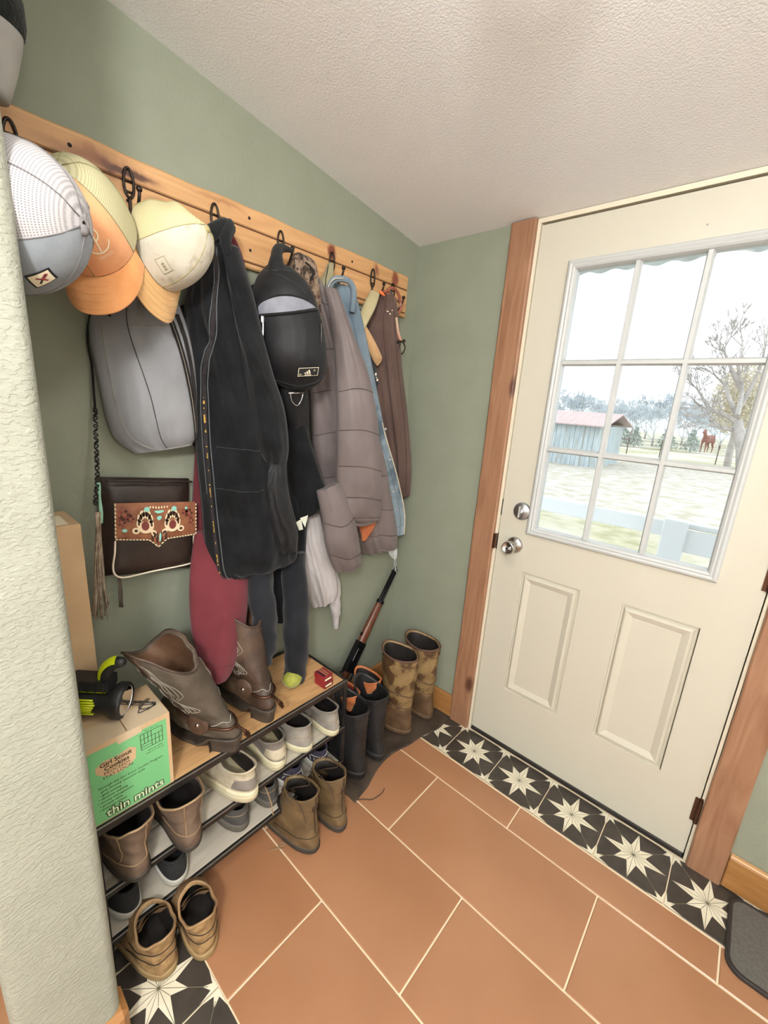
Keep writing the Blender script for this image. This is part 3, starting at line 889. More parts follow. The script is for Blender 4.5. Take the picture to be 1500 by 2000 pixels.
m_denim = cloth('washed_denim', sr(104, 120, 132), sr(138, 154, 164), scale=5, bscale=700, c3=sr(84, 100, 112), s3=9, r3=(.55, .68))
m_sherpa = cloth('cream_sherpa', sr(196, 184, 158), sr(214, 204, 180), scale=60, bump=.9, bscale=200, bdist=.003)
m_brown = cloth('brown_fleece', sr(84, 66, 60), sr(98, 80, 73), scale=8, bscale=350)
m_tan = cloth('tan_canvas', sr(176, 140, 100), sr(190, 154, 112), scale=12)
m_khaki = cloth('khaki_canvas', sr(166, 154, 118), sr(178, 168, 132), scale=12)
m_olive = cloth('olive_khaki', sr(140, 134, 104), sr(156, 150, 120), scale=12)
m_camo = cloth('camouflage_print', sr(112, 92, 76), sr(142, 122, 104), scale=40, ramp=(.45, .5), c3=sr(66, 54, 46), s3=55, r3=(.52, .56))
m_gbag = cloth('grey_twill', sr(126, 127, 130), sr(146, 147, 150), scale=4, bscale=700, rough=.75)
m_gbag2 = cloth('grey_webbing', sr(128, 128, 124), sr(140, 140, 136), bscale=800)

class Sheet:
    """garment body: a stuffed tube drawn by its two sides, top to bottom.
    rows: (left point, right point, bulge); the front swells towards the room, the back lies flat"""
    def __init__(s, rows, folds=5, famp=.012, seed=1, back=.010, pw=.55, quilt=None, wr=.0, hem=0):
        s.rows = [(V(a), V(b), c) for (a, b, c) in rows]
        s.folds = folds; s.famp = famp; s.seed = seed; s.back = back; s.pw = pw; s.quilt = quilt; s.wr = wr; s.hem = hem
        s.rnd = [hsh(seed, k) for k in range(12)]
    def ends(s, v):
        K = [(*a, *b, c) for (a, b, c) in s.rows]
        q = spl(K, v)
        return V(q[:3]), V(q[3:6]), q[6]
    def nrm(s, L, R):
        d = R - L; d.z = 0
        n = V((d.y, -d.x, 0))
        if n.length < 1e-6: n = V((1, 0, 0))
        n.normalize()
        if n.dot(V((CAM.x, CAM.y, 0)) - V((L.x, L.y, 0))) < 0: n = -n
        return n
    def P(s, v, t, lift=0.0):
        L, R, b = s.ends(v)
        n = s.nrm(L, R)
        r = s.rnd
        f = 0
        g = .35 + .65 * v
        for k in range(3):
            f += sin(2 * pi * (s.folds * (k * .6 + .7) * t + r[k] + .25 * v * (r[k + 3] - .5) * 4)) * (.6, .3, .25)[k]
        f *= s.famp * g * (sin(pi * t) ** .5 if 0 < t < 1 else 0)
        if s.wr:
            f += s.wr * sin(v * 46 + 5 * sin(t * 7 + r[5] * 6) + r[6] * 9) * sin(v * 17 + t * 9 + r[7] * 6) * sin(pi * t)
        if s.quilt:
            ph = (v * s.quilt[0] + .12 * sin(t * 3)) % 1
            f += s.quilt[1] * (abs(sin(pi * ph)) ** .5 - .6) * min(1, sin(pi * t) * 3 + .3)
        w1 = sin(t * 23 * (1 + .2 * r[8]) + 4 * sin(v * 9 + r[9] * 6)) * sin(v * 13 + r[10] * 6 + 3 * sin(t * 5))
        f += s.famp * .22 * w1 * max(sin(pi * t), 0) ** .5
        return L.lerp(R, t) + n * (b * (max(sin(pi * t), 0) ** s.pw) + f + lift)
    def mesh(s, nv=44, nt_=40, open_bottom=True):
        rows = []
        for i in range(nv + 1):
            v = i / nv
            L, R, b = s.ends(v); n = s.nrm(L, R)
            r = [s.P(v, j / nt_) for j in range(nt_ + 1)]
            for j in range(1, 12):
                t = 1 - j / 12
                p = L.lerp(R, t) - n * s.back * sin(pi * t) ** .5
                p.x = max(p.x, .0045)
                r.append(p)
            for p in r: p.x = max(p.x, .004)
            rows.append(r)
        mb = MB(); mb.grid(rows, 0, True)
        N = len(rows[0])
        for rr in (rows[0], rows[-1]):
            c = sum((V(p) for p in rr), V()) / N
            if rr is rows[-1]: c = c + V((0, 0, .012))
            o = len(mb.v)
            mb.add(list(rr) + [c], [(k, (k + 1) % N, N) for k in range(N)])
        return mb
    def ribbon(s, path, wd, mb=None, th=.0012, mi=0, lift=.001):
        """flat band lying on the cloth; path in (v, t)"""
        mb = mb or MB()
        pts = [s.P(v, t, lift) for (v, t) in path]
        rows = []
        for i, p in enumerate(pts):
            v, t = path[i]
            d = (pts[min(i + 1, len(pts) - 1)] - pts[max(i - 1, 0)]).normalized()
            L, R, b = s.ends(v)
            e = .01
            nn = (s.P(v, min(t + e, 1), lift) - s.P(v, max(t - e, 0), lift)).cross(s.P(min(v + e, 1), t, lift) - s.P(max(v - e, 0), t, lift))
            if nn.length < 1e-9: nn = s.nrm(L, R)
            nn.normalize()
            if nn.dot(s.nrm(L, R)) < 0: nn = -nn
            w_ = d.cross(nn).normalized() * wd / 2
            rows.append([p - w_, p - w_ + nn * th, p + w_ + nn * th, p + w_])
        mb.grid(rows, mi, True)
        return mb
    def cord(s, path, r, mb=None, n=6, lift=.0005):
        mb = mb or MB()
        return mb.tube([s.P(v, t, lift) for (v, t) in path], r, n)
def pth(keys, n=30):
    return [tuple(spl(keys, i / (n - 1))) for i in range(n)]
def W(u, v, x): return A(u, v, 'x', x)
def tubeg(pts, rad, n=16, flat=1.0, seed=0, wr=.003, nv=40, cuff=None):
    """sleeve: tube with wrinkles; rad keys along it"""
    cv = curve(pts, nv); rows = []
    for i, p in enumerate(cv):
        v = i / (nv - 1)
        t = (cv[min(i + 1, nv - 1)] - cv[max(i - 1, 0)]).normalized()
        a = V((0, 0, 1)) if abs(t.z) < .8 else V((1, 0, 0))
        a = (a - t * a.dot(t)).normalized(); b = t.cross(a)
        r = spl(rad, v)
        row = []
        for k in range(n):
            an = 2 * pi * k / n
            rr = r * (1 + wr / max(r, .01) * (sin(3 * an + v * 19 + seed) * .6 + sin(v * 41 + 2 * an + seed * 3) * .6 * (0.3 + v)))
            if cuff and v > 1 - cuff: rr = r * (.80 + .03 * sin(an * 12))
            q = p + a * cos(an) * rr * flat + b * sin(an) * rr
            q.x = max(q.x, .004)
            row.append(q)
        rows.append(row)
    mb = MB(); mb.grid(rows, 0, True)
    mb.add(rows[0], [tuple(range(n))])
    c = cv[-1] - (cv[-1] - cv[-2]).normalized() * .02
    mb.add(list(rows[-1]) + [c], [(k, (k + 1) % n, n) for k in range(n)])
    return mb
# ------------------------------------------------------------------ caps
def frame(o, zax, yax):
    z = V(zax).normalized(); y = V(yax); y = (y - z * y.dot(z)).normalized(); x = y.cross(z)
    m = Matrix.Identity(4)
    for i in range(3):
        m[i][0] = x[i]; m[i][1] = y[i]; m[i][2] = z[i]; m[i][3] = o[i]
    return m
def cap_pt(a, h, crush=None, rx=.076, ry=.092, H=.125):
    """a: angle, 0 = front; h 0..1 from opening to top"""
    e = max(0, 1 - h ** 2.6) ** (1 / 2.1)
    z = H * h
    x = rx * sin(a) * e; y = ry * cos(a) * e - .012 * h
    if cos(a) > 0: y += .004 * sin(pi * h) * cos(a)
    p = V((x, y, z))
    if crush: p = crush(p, a, h)
    return p
def cap(name, label, M4, mats, crush=None, patch=None, curl=.030, blen=.072):
    m_front, m_mesh, m_brim, m_band = mats
    t = thing(name, label, 'cap', M4.translation, 'caps hanging on the left end of the rack')
    def surf(a0, a1, na, nm, m, lift=0.0, h0=0.0, h1=1.0, nh=16):
        rows = []
        for i in range(nh + 1):
            h = h0 + (h1 - h0) * (i / nh) ** .85
            rows.append([M4 @ (cap_pt(a0 + (a1 - a0) * j / na, min(h, .9995), crush) * (1 + lift)) for j in range(na + 1)])
        # inner skin for thickness
        rows2 = [[p - (p - M4.translation).normalized() * .0022 for p in r] for r in rows]
        mb = MB(); mb.grid(rows)
        mb.grid(rows2)
        mb.grid([rows[0], rows2[0]])
        o = part(mb, nm, m, t, True)
        uv = o.data.uv_layers.new(name='weave'); n1 = (nh + 1) * (na + 1)
        for lp in o.data.loops:
            k = lp.vertex_index % n1; i, j = divmod(k, na + 1)
            h = h0 + (h1 - h0) * (i / nh) ** .85
            uv.data[lp.index].uv = ((a0 + (a1 - a0) * j / na) * .09 * (1 - .0 * h), h * .16)
        return o
    fa = radians(66)
    surf(-fa, fa, 26, 'front_panel', m_front, .004)
    mo = surf(fa, 2 * pi - fa, 40, 'mesh_back', m_mesh)
    for a in (radians(100), radians(140), pi, radians(220), radians(260)):
        pass
    # brim
    rows = []
    nb = 24
    for i in range(9):
        s_ = i / 8
        r = []
        for j in range(nb + 1):
            a = (-1 + 2 * j / nb)
            ang = a * radians(70)
            base = cap_pt(ang, 0.02, crush)
            ext = blen * sqrt(max(0, 1 - (abs(a) ** 2.6)))
            y = base.y + ext * s_; x = base.x * (1 + .10 * s_ * (1 - abs(a) * .6))
            z = base.z - .004 - curl * (abs(a) ** 1.8) * s_ ** .8 * 1.2 - .012 * s_ * s_
            r.append((x, y, z))
        rows.append(r)
    bot = [[(p[0], p[1], p[2] - .0025) for p in r] for r in rows]
    mb = MB(); mb.grid(rows); mb.grid(bot); mb.grid([rows[-1], bot[-1]]); mb.grid([rows[0], bot[0]])
    mb.xf(M4)
    br = part(mb, 'brim', m_brim, t, True)
    mb = MB()
    for q in (.3, .5, .7, .9):
        i = q * 8
        r = rows[int(i)] if i == int(i) else [tuple(V(a).lerp(V(b), i - int(i))) for a, b in zip(rows[int(i)], rows[int(i) + 1])]
        mb.tube([(p[0], p[1], p[2] + .0003) for p in r[2:-2]], .0004, 4)
    mb.xf(M4)
    o = part(mb, 'brim_stitching', m_band, t)
    o.parent = br; 
    # button, seams, sweatband
    mb = MB().lathe([(0, .004), (.006, .003), (.0075, 0), (.0075, -.003)], cap_pt(0, .998, crush) + V((0, .0, .0)), (0, 0, 1), 12); mb.xf(M4)
    part(mb, 'button', m_mesh, t, True)
    mb = MB()
    for a in (0, fa, -fa, pi * .7, -pi * .7, pi):
        mb.tube([M4 @ (cap_pt(a, h / 14 * .995, crush) * 1.006) for h in range(15)], .0009, 5)
    part(mb, 'seam_tape', m_mesh, t, True)
    mb = MB(); rr = [[M4 @ (cap_pt(2 * pi * j / 40, hh, crush) * sc) for j in range(40)] for (hh, sc) in ((.0, .97), (.22, .965))]
    mb.grid(rr, 0, True)
    part(mb, 'sweatband', m_band, t, True)
    return t
def on_cap(M4, vs, fs, a0, h0, mb, mi, sc=1.012, crush=None, R=.09, lift=0.0):
    """wrap flat print on the front panel; print x along angle, y along height"""
    out = []
    for p in vs:
        q = cap_pt(a0 + p[0] / R, h0 + p[1] / .125, crush)
        out.append(M4 @ (q * (sc + lift)))
    mb.add(out, fs, mi)
def grid_rect(x0, x1, y0, y1, n=8):
    vs = []; fs = []
    for j in range(n + 1):
        for i in range(n + 1): vs.append((x0 + (x1 - x0) * i / n, y0 + (y1 - y0) * j / n, 0))
    for j in range(n):
        for i in range(n): a = j * (n + 1) + i; fs.append((a, a + 1, a + n + 2, a + n + 1))
    return vs, fs
def meshmat(name, c, hole, sc=270):
    """trucker mesh: fine regular weave with small holes"""
    m = bpy.data.materials.new(name); m.use_nodes = True; n = m.node_tree.nodes; l = m.node_tree.links; b = n['Principled BSDF']
    b.inputs['Roughness'].default_value = .8
    tc = n.new('ShaderNodeTexCoord'); vo = n.new('ShaderNodeTexVoronoi'); vo.inputs['Scale'].default_value = sc; vo.inputs['Randomness'].default_value = 0; vo.voronoi_dimensions = '2D'
    l.new(tc.outputs['UV'], vo.inputs['Vector'])
    r = n.new('ShaderNodeValToRGB'); r.color_ramp.elements[0].position = .20; r.color_ramp.elements[0].color = (*hole, 1)
    r.color_ramp.elements[1].position = .32; r.color_ramp.elements[1].color = (*c, 1)
    l.new(vo.outputs['Distance'], r.inputs[0]); l.new(r.outputs[0], b.inputs['Base Color'])
    bo = n.new('ShaderNodeBump'); bo.inputs['Strength'].default_value = .4; bo.inputs['Distance'].default_value = .001
    l.new(vo.outputs['Distance'], bo.inputs['Height']); l.new(bo.outputs[0], b.inputs['Normal'])
    return m
m_wmesh = meshmat('white_cap_mesh', sr(184, 181, 182), sr(122, 118, 120))
m_kmesh = meshmat('khaki_cap_mesh', sr(196, 190, 152), sr(150, 142, 104))
m_ymesh = meshmat('cream_cap_mesh', sr(214, 204, 160), sr(168, 156, 108))
m_gfab = cloth('blue_grey_twill', sr(134, 141, 147), sr(144, 151, 157), bscale=700)
m_orange = cloth('peach_orange_twill', sr(230, 162, 104), sr(238, 172, 114), bscale=700)
m_peach = cloth('faded_peach_twill', sr(226, 162, 116), sr(234, 172, 126), bscale=700)
m_stone = cloth('stained_stone_twill', sr(190, 184, 166), sr(206, 200, 184), scale=18, c3=sr(156, 144, 120), s3=24, r3=(.55, .7))
m_tbrim = cloth('tan_suede_brim', sr(196, 152, 100), sr(208, 166, 112), scale=20)
m_pr_white = mat('white_thread', sr(236, 226, 196), rough=.7)
m_pr_blk = mat('black_print', sr(26, 26, 30), rough=.7)
m_pr_red = mat('red_thread', sr(150, 60, 64), rough=.7)

# cap 1: white mesh, grey front, small square patch
IR, IU, IV = V((.745, .66, .07)), V((-.21, .14, .97)), V((.90, -.30, -.25))      # picture right, picture up, towards the room
M1 = frame(A(-22, 420, 'x', .335), IR * .98 - IU * .20 - IV * .08, -IU * .90 - IV * .40) @ Matrix.Scale(1.08, 4)
cap1 = cap('trucker_cap', 'white mesh trucker cap with blue-grey front and small black-edged square patch', M1, (m_gfab, m_wmesh, m_gfab, m_gfab))
mb = MB()
on_cap(M1, *grid_rect(-.014, .014, -.014, .014), .46, .64, mb, 0, 1.016)
on_cap(M1, *grid_rect(-.0115, .0115, -.0115, .0115), .46, .64, mb, 1, 1.022)
for (a, b, c, m_) in (((-.006, .005), (.006, -.005), .0012, 2), ((-.006, -.005), (.006, .006), .0012, 0), ((0, 0), (.007, .008), .002, 2)):
    d = (V(b) - V(a)).normalized(); nn = V((-d.y, d.x)) * c
    vs = [(a[0] + nn.x, a[1] + nn.y), (b[0] + nn.x, b[1] + nn.y), (b[0] - nn.x, b[1] - nn.y), (a[0] - nn.x, a[1] - nn.y)]
    on_cap(M1, vs, [(0, 1, 2, 3)], .46, .64, mb, m_, 1.027)
part(mb, 'patch', [m_pr_blk, m_pr_white, m_pr_red], cap1)

# cap 2: orange with khaki mesh, monogram on the front
M2 = frame(A(186, 458, 'x', .17), IV * .76 - IR * .26 + IU * .46, -IU * .93 - IR * .04 + IV * .36)
cap2 = cap('trucker_cap', 'peach-orange cap with khaki mesh back and white curved monogram', M2, (m_peach, m_kmesh, m_orange, m_orange), curl=.022)
mb = MB()
def strip_on(M4, pts, wd, a0, h0, mi, sc):
    rows = []
    for i, p in enumerate(pts):
        d = (V(pts[min(i + 1, len(pts) - 1)]) - V(pts[max(i - 1, 0)])).normalized(); nn = V((-d.y, d.x)) * wd
        rows.append([(p[0] + nn.x, p[1] + nn.y, 0), (p[0] - nn.x, p[1] - nn.y, 0)])
    vs = [q for r in rows for q in r]; fs = [(2 * i, 2 * i + 1, 2 * i + 3, 2 * i + 2) for i in range(len(rows) - 1)]
    on_cap(M4, vs, fs, a0, h0, mb, mi, sc)
def U(p): return (-p[0], p[1])
strip_on(M2, [U((-.004, y)) for y in [-.016 + .034 * k / 8 for k in range(9)]], .0013, -.52, .50, 0, 1.016)
strip_on(M2, [U((-.004 + .011 * sin(a), .010 + .008 * cos(a))) for a in [pi * k / 10 for k in range(11)]], .0013, -.52, .50, 0, 1.0165)
strip_on(M2, [U((-.002 + .024 * cos(a), -.002 + .016 * sin(a))) for a in [pi * 1.12 + (pi * .80) * k / 14 for k in range(15)]], .0013, -.52, .50, 0, 1.016)
vs, fs = text_mesh('CINTICO', .0075, 0, 1.1)
vs = [(-p.x, p.y) for p in vs]
on_cap(M2, vs, fs, -.52, .50 - .026 / .125, mb, 0, 1.016)
part(mb, 'monogram', m_pr_white, cap2)

# cap 3: crumpled cream mesh, stained stone front, tan brim
def crush3(p, a, h):
    w_ = max(0, -cos(a)) * max(0, min(1, (h - .1) / .5))
    d = exp(-((a - pi) ** 2) / .25) * sin(pi * min(1, h)) * .035
    q = V((p.x * (1 - .25 * w_), p.y + d * 1.0 + .010 * w_ * sin(a * 5 + 1), p.z * (1 - .30 * w_)))
    q.x += .012 * w_ * sin(h * 9)
    return q
M3 = frame(A(312, 486, 'x', .15), IR * .82 + IU * .32 + IV * .34, -IU * .95 + IV * .20 + IR * .08)
cap3 = cap('trucker_cap', 'crumpled dirty cream mesh cap with stone front and tan brim hanging down', M3, (m_stone, m_ymesh, m_tbrim, m_khaki), crush3, curl=.016)
mb = MB()
on_cap(M3, *grid_rect(-.017, .017, -.011, .011), .50, .30, mb, 0, 1.014)
on_cap(M3, *grid_rect(-.0155, .0155, -.0095, .0095), .50, .30, mb, 1, 1.019)
for k in range(3):
    on_cap(M3, [(-.008 + .006 * k + .0028 * cos(a), .0035 * sin(a), 0) for a in [2 * pi * j / 10 for j in range(10)]], [tuple(range(10))], .50, .30, mb, 0, 1.024)
part(mb, 'patch', [m_olive, m_stone], cap3)

# hat hanging high in the corner of the view
ht = thing('felt_hat', 'soft grey hat with dark crown hanging high on the wall at the top left', 'hat', (.10, -1.345, 2.0))
mb = MB().lathe([(0.03, -.10), (.034, -.085), (.042, -.05), (.048, -.01), (.050, .012), (.047, .018)], (.075, -1.345, 2.005), (.1, 0.1, 1), 28)
part(mb, 'hat_body', cloth('pale_grey_felt', sr(170, 168, 164), sr(180, 178, 174), scale=12), ht, True)
mb = MB().lathe([(.044, .006), (.052, .010), (.054, .03), (.050, .06), (.03, .085), (.005, .09)], (.075, -1.345, 2.005), (.1, 0.1, 1), 28)
part(mb, 'dark_crown', cloth('dark_shearling', sr(34, 38, 38), sr(48, 52, 50), scale=60, bump=1, bscale=160, bdist=.004), ht, True)
# ------------------------------------------------------------------ clothes and bags on the rack
def RW(*q):
    """rows from side points: (uL, vL, xL, uR, vR, xR, bulge)"""
    return [(W(a, b, c), W(d, e, f), g) for (a, b, c, d, e, f, g) in q]
def root_of(name, label, cat, p, group=None): return thing(name, label, cat, p, group)
def seams(sh, lines, m, t, name='seam', r=.0012, lift=.0004):
    mb = MB()
    for L in lines: sh.cord(pth(L), r, mb, 5, lift)
    return part(mb, name, m, t)

# maroon hoodie (hangs behind the black jacket)
t = thing('hoodie', 'maroon fleece hoodie, collar above and wide sleeve below the black jacket', 'hoodie', W(440, 600, .06))
s = Sheet(RW((428, 448, .03, 446, 442, .06, .01), (430, 480, .03, 474, 500, .07, .02), (400, 560, .02, 487, 590, .08, .03), (392, 700, .02, 486, 720, .08, .03), (382, 850, .02, 484, 860, .09, .03), (374, 1000, .02, 484, 1000, .09, .03), (372, 1120, .02, 488, 1120, .09, .03), (385, 1180, .02, 490, 1190, .09, .02)), 3, .008, 4)
part(s.mesh(), 'body', m_mar, t, True)
s = Sheet(RW((380, 1040, .06, 470, 1030, .08, .02), (371, 1110, .09, 484, 1110, .12, .03), (369, 1170, .12, 484, 1180, .15, .042), (372, 1225, .14, 476, 1240, .18, .042), (379, 1262, .155, 464, 1282, .195, .036), (392, 1296, .16, 452, 1314, .20, .030), (404, 1320, .165, 442, 1328, .20, .026)), 2, .004, 6, back=.03)
part(s.mesh(), 'sleeve', m_mar, t, True)
seams(s, [[(.72, .03), (.735, .3), (.735, .6), (.72, .97)]], cloth('maroon_seam', sr(84, 34, 42), sr(92, 40, 46)), t, 'cuff_seam')
part(tubeg([W(486, 1120, .06), W(484, 1190, .07), W(478, 1262, .07)], (.028, .026, .016), 14, cuff=.15), 'sleeve', m_mar, t, True)

# grey tote / backpack
t = thing('tote_bag', 'grey twill tote bag with dark straps hanging under the caps', 'bag', W(280, 720, .06))
s = Sheet(RW((205, 560, .02, 338, 560, .05, .03), (182, 600, .02, 352, 600, .07, .04), (173, 645, .02, 368, 645, .08, .045), (184, 710, .02, 380, 700, .09, .05), (196, 770, .02, 386, 760, .09, .052), (207, 820, .02, 387, 810, .09, .05), (224, 858, .02, 384, 850, .08, .04), (262, 886, .03, 376, 868, .07, .02)), 3, .007, 9, pw=.42)
part(s.mesh(50, 44), 'bag_body', m_gbag, t, True)
m_bseam = cloth('dark_bag_seam', sr(48, 48, 50), sr(58, 58, 60))
seams(s, [[(.05, .36), (.30, .37), (.65, .50), (.97, .55)]], m_bseam, t, 'centre_seam', .0013)
seams(s, [[(.05, .10), (.30, .12), (.62, .14), (.86, .22), (.985, .42), (.99, .7), (.985, .97)], [(.27, .37), (.275, .6), (.27, .86)]], m_gbag2, t, 'piping', .0022)
part(s.ribbon([(.02 + .028 * k, .50 - .003 * k + .03 * sin(k * .35)) for k in range(10)], .016), 'webbing_strap', m_gbag2, t)
m_strap = cloth('black_strap', sr(26, 24, 24), sr(34, 32, 32))
mb = s.ribbon([(.20 + .062 * k, .80 + .017 * k) for k in range(12)], .012, None, .002, 0, .003)
s.ribbon([(.20 + .062 * k, .90 + .008 * k) for k in range(12)], .010, mb, .002, 0, .004)
part(mb, 'shoulder_strap', m_strap, t)
part(MB().tube([V(q) + V((.0005, 0, 0)) for q in [s.P(.20 + .062 * k, .80 + .017 * k, .006) for k in range(12)]], .0006, 4), 'strap_stitching', cloth('pale_stitch', sr(170, 160, 140), sr(180, 170, 150)), t)
s2 = Sheet(RW((350, 600, .02, 398, 590, .06, .02), (368, 660, .02, 398, 660, .07, .03), (380, 740, .02, 398, 740, .07, .03), (384, 820, .02, 396, 830, .06, .02), (380, 868, .02, 388, 872, .05, .01)), 1, .002, 3)
part(s2.mesh(20, 14), 'side_panel', m_strap, t, True)
part(MB().tube(curve([(.085, -1.118, 1.80), (.09, -1.15, 1.74), W(232, 570, .055), W(215, 620, .06)], 16), .006, 8).tube(curve([(.085, -1.112, 1.80), (.09, -1.06, 1.72), W(315, 600, .08), W(330, 650, .095)], 16), .006, 8), 'handle', m_strap, t, True)

# tooled-leather crossbody purse
def PW(u, v, x): return W(u, v, x)
t = thing('crossbody_purse', 'dark brown crossbody purse with tooled floral leather flap and white piping', 'purse', W(290, 1040, .03))
TL, TR, BL, BR = W(201, 936, .05), W(379, 938, .05), W(205, 1134, .05), W(379, 1112, .05)
def bl(u, v, x): 
    p = TL.lerp(TR, u).lerp(BL.lerp(BR, u), v); p.x = x; return p
def slabq(u0, u1, v0, v1, x0, x1, n=14, cur=None):
    rows = []; mb = MB()
    for i in range(n + 1):
        v = v0 + (v1 - v0) * i / n
        r = []
        for j in range(n + 1):
            u = u0 + (u1 - u0) * j / n
            e = min(1, 4 * min(i / n, 1 - i / n, j / n, 1 - j / n) + .0)
            r.append(bl(u, v, x0 + (x1 - x0) * sqrt(e * (2 - e))))
        rows.append(r)
    mb.grid(rows)
    bk = [[V((x0 - .002, p.y, p.z)) for p in r] for r in rows]
    mb.grid(bk)
    per = lambda G: G[0] + [r[-1] for r in G[1:]] + G[-1][::-1][1:] + [r[0] for r in G[::-1][1:-1]]
    mb.grid([per(rows), per(bk)], 0, True)
    return mb
m_pleath = mat('dark_pebbled_leather', sr(38, 28, 24), sr(48, 36, 30), rough=.42, scale=30, bump=.5, bscale=260, bdist=.0012)
part(slabq(0, 1, 0, 1, .016, .046), 'purse_body', m_pleath, t, True)
part(slabq(.10, 1.0, .30, .97, .046, .058), 'front_pocket', m_pleath, t, True)
part(MB().tube([bl(.02 + .96 * k / 14, .015 + .004 * sin(k), .0485) for k in range(15)], .0028, 6), 'top_zip', m_pleath, t, True)
# flap
fl_ = []
def flapv(u): return .575 + .035 * (1 - abs(2 * u - 1)) + .075 * max(0, 1 - abs(2 * u - 1) * 4) ** 1.3 - .0
rows = []
for i in range(13):
    r = []
    for j in range(33):
        u = j / 32; vv = .225 + (flapv(u) - .225) * i / 12
        r.append(bl(.09 + .90 * u, vv, .060 + .005 * sin(pi * i / 12)))
    rows.append(r)
mb = MB(); mb.grid(rows); mb.grid([[V((p.x - .003, p.y, p.z)) for p in r] for r in rows]); 
m_tool = mat('tooled_leather', sr(122, 74, 50), sr(150, 98, 68), rough=.45, scale=26, bump=.9, bscale=110, bdist=.002)
fo = part(mb, 'tooled_flap', m_tool, t, True)
def fp_(u, v, x=.0675): return bl(.09 + .90 * u, .225 + (flapv(u) - .225) * v, x)
# white lacing round the flap edge
mb = MB()
edge = [(0, k / 9) for k in range(10)] + [(k / 26, 1.0) for k in range(1, 27)] + [(1, 1 - k / 9) for k in range(1, 10)]
for k in range(0, len(edge) - 1):
    a, b = edge[k], edge[k + 1]
    mb.tube([fp_(a[0], a[1], .0655), fp_(a[0] * .35 + b[0] * .65, a[1] * .35 + b[1] * .65, .0675)], .0019, 6)
m_lace = mat('cream_leather_lace', sr(226, 206, 170), rough=.5)
part(mb, 'edge_lacing', m_lace, t, True)
# flowers, leaves and turquoise inlay
mb = MB()
def petal(u, v, du, dv, r, mi, lift=.0):
    n = 14; c = []
    for k in range(n):
        a = 2 * pi * k / n
        c.append(fp_(u + du * cos(a), v + dv * sin(a), .0672 + lift))
    mb.add(c, [tuple(range(n))], mi)
for (cu, cv) in ((.34, .55), (.68, .55)):
    for k in range(7):
        a = pi + (pi) * k / 6
        petal(cu + .075 * cos(a), cv + .27 * sin(a), .030, .13, 0, 0)
        petal(cu + .075 * cos(a), cv + .27 * sin(a), .013, .06, 0, 3, .0006)
    petal(cu, cv + .10, .085, .17, 0, 0, .0003)
    petal(cu, cv + .06, .048, .13, 0, 2, .0009)
    for sx in (-1, 1):
        petal(cu + sx * .11, cv + .20, .045, .09, 0, 0, .0002); petal(cu + sx * .11, cv + .2, .022, .04, 0, 3, .0008)
for k, (cu, cv, a, b) in enumerate(((.10, .30, .07, .16), (.17, .42, .05, .13), (.07, .52, .05, .14), (.90, .32, .06, .16), (.84, .26, .05, .12), (.93, .55, .04, .14))):
    petal(cu, cv, a, b, 0, 4, .0003)
    for q in range(5): petal(cu + a * .6 * cos(q * 1.26), cv + b * .6 * sin(q * 1.26), a * .3, b * .3, 0, 2 if q % 2 else 3, .0007)
for (cu, cv, a, b) in ((.36, .16, .035, .07), (.70, .16, .035, .07), (.51, .20, .06, .035), (.51, .34, .03, .05), (.52, .80, .014, .11), (.10, .74, .03, .05), (.86, .16, .02, .04)):
    petal(cu, cv, a, b, 0, 1, .0008)
for q in range(7): petal(.40 + .035 * q, .10, .010, .03, 0, 0, .0008)
for q in range(-3, 4): petal(.51 + .028 * q, .78 + .03 * abs(q), .012, .13, 0, 3 if q % 2 else 4, .0004 + .0001 * q)
part(mb, 'tooled_flowers', [m_lace, mat('turquoise_inlay', sr(140, 200, 186), rough=.5), mat('oxblood_leather', sr(112, 50, 44), rough=.5), mat('dark_tooling', sr(66, 38, 26), rough=.5), mat('russet_leather', sr(146, 84, 62), rough=.5)], t)
# white piping U
mb = MB(); U_ = [(.10, .60), (.095, .72), (.075, .86), (.10, .95), (.20, .985), (.5, .955), (.85, .93), (.97, .90), (1.01, .80), (.985, .70), (.985, .60)]
mb.tube(curve([bl(u, v, .0555) for (u, v) in U_], 50), .0024, 8)
part(mb, 'white_piping', mat('white_cord', sr(232, 220, 200), rough=.5), t, True)
# turquoise pull, tassel, strap
part(MB().tube(curve([bl(-.045, .03, .05), bl(-.035, .20, .052), bl(-.02, .42, .05)], 12), [.004 + .001 * sin(k) for k in range(12)], 6), 'turquoise_pull', mat('turquoise_suede', sr(150, 196, 170), rough=.8), t, True)
mb = MB(); random.seed(21)
for k in range(34):
    a = W(190 + random.uniform(-4, 6), 1000, .055 + random.uniform(-.006, .006)); q = random.uniform(0, 1)
    b = W(186 + 12 * q + random.uniform(-3, 6), 1110, .05 + random.uniform(-.01, .012)); c = W(180 + 34 * q, 1185 + random.uniform(-6, 26), .05 + random.uniform(-.01, .014))
    mb.tube(curve([a, b, c], 9), .0014, 4)
part(mb, 'tassel', mat('taupe_suede_fringe', sr(176, 160, 140), sr(130, 114, 98), rough=.8, scale=60), t, True)
mb = MB(); random.seed(22)
for k in range(10):
    a = W(232 + random.uniform(-3, 3), 1128, .03); c = W(236 + random.uniform(-4, 5), 1186, .03)
    mb.tube([a, (a + c) / 2 + V((0, random.uniform(-.003, .003), 0)), c], .0011, 4)
part(mb, 'fringe', mat('dark_suede_fringe', sr(96, 84, 74), rough=.8), t, True)
mb = MB(); pts = curve([W(186, 800, .02), W(188, 870, .03), W(190, 930, .05), W(186, 985, .055)], 60)
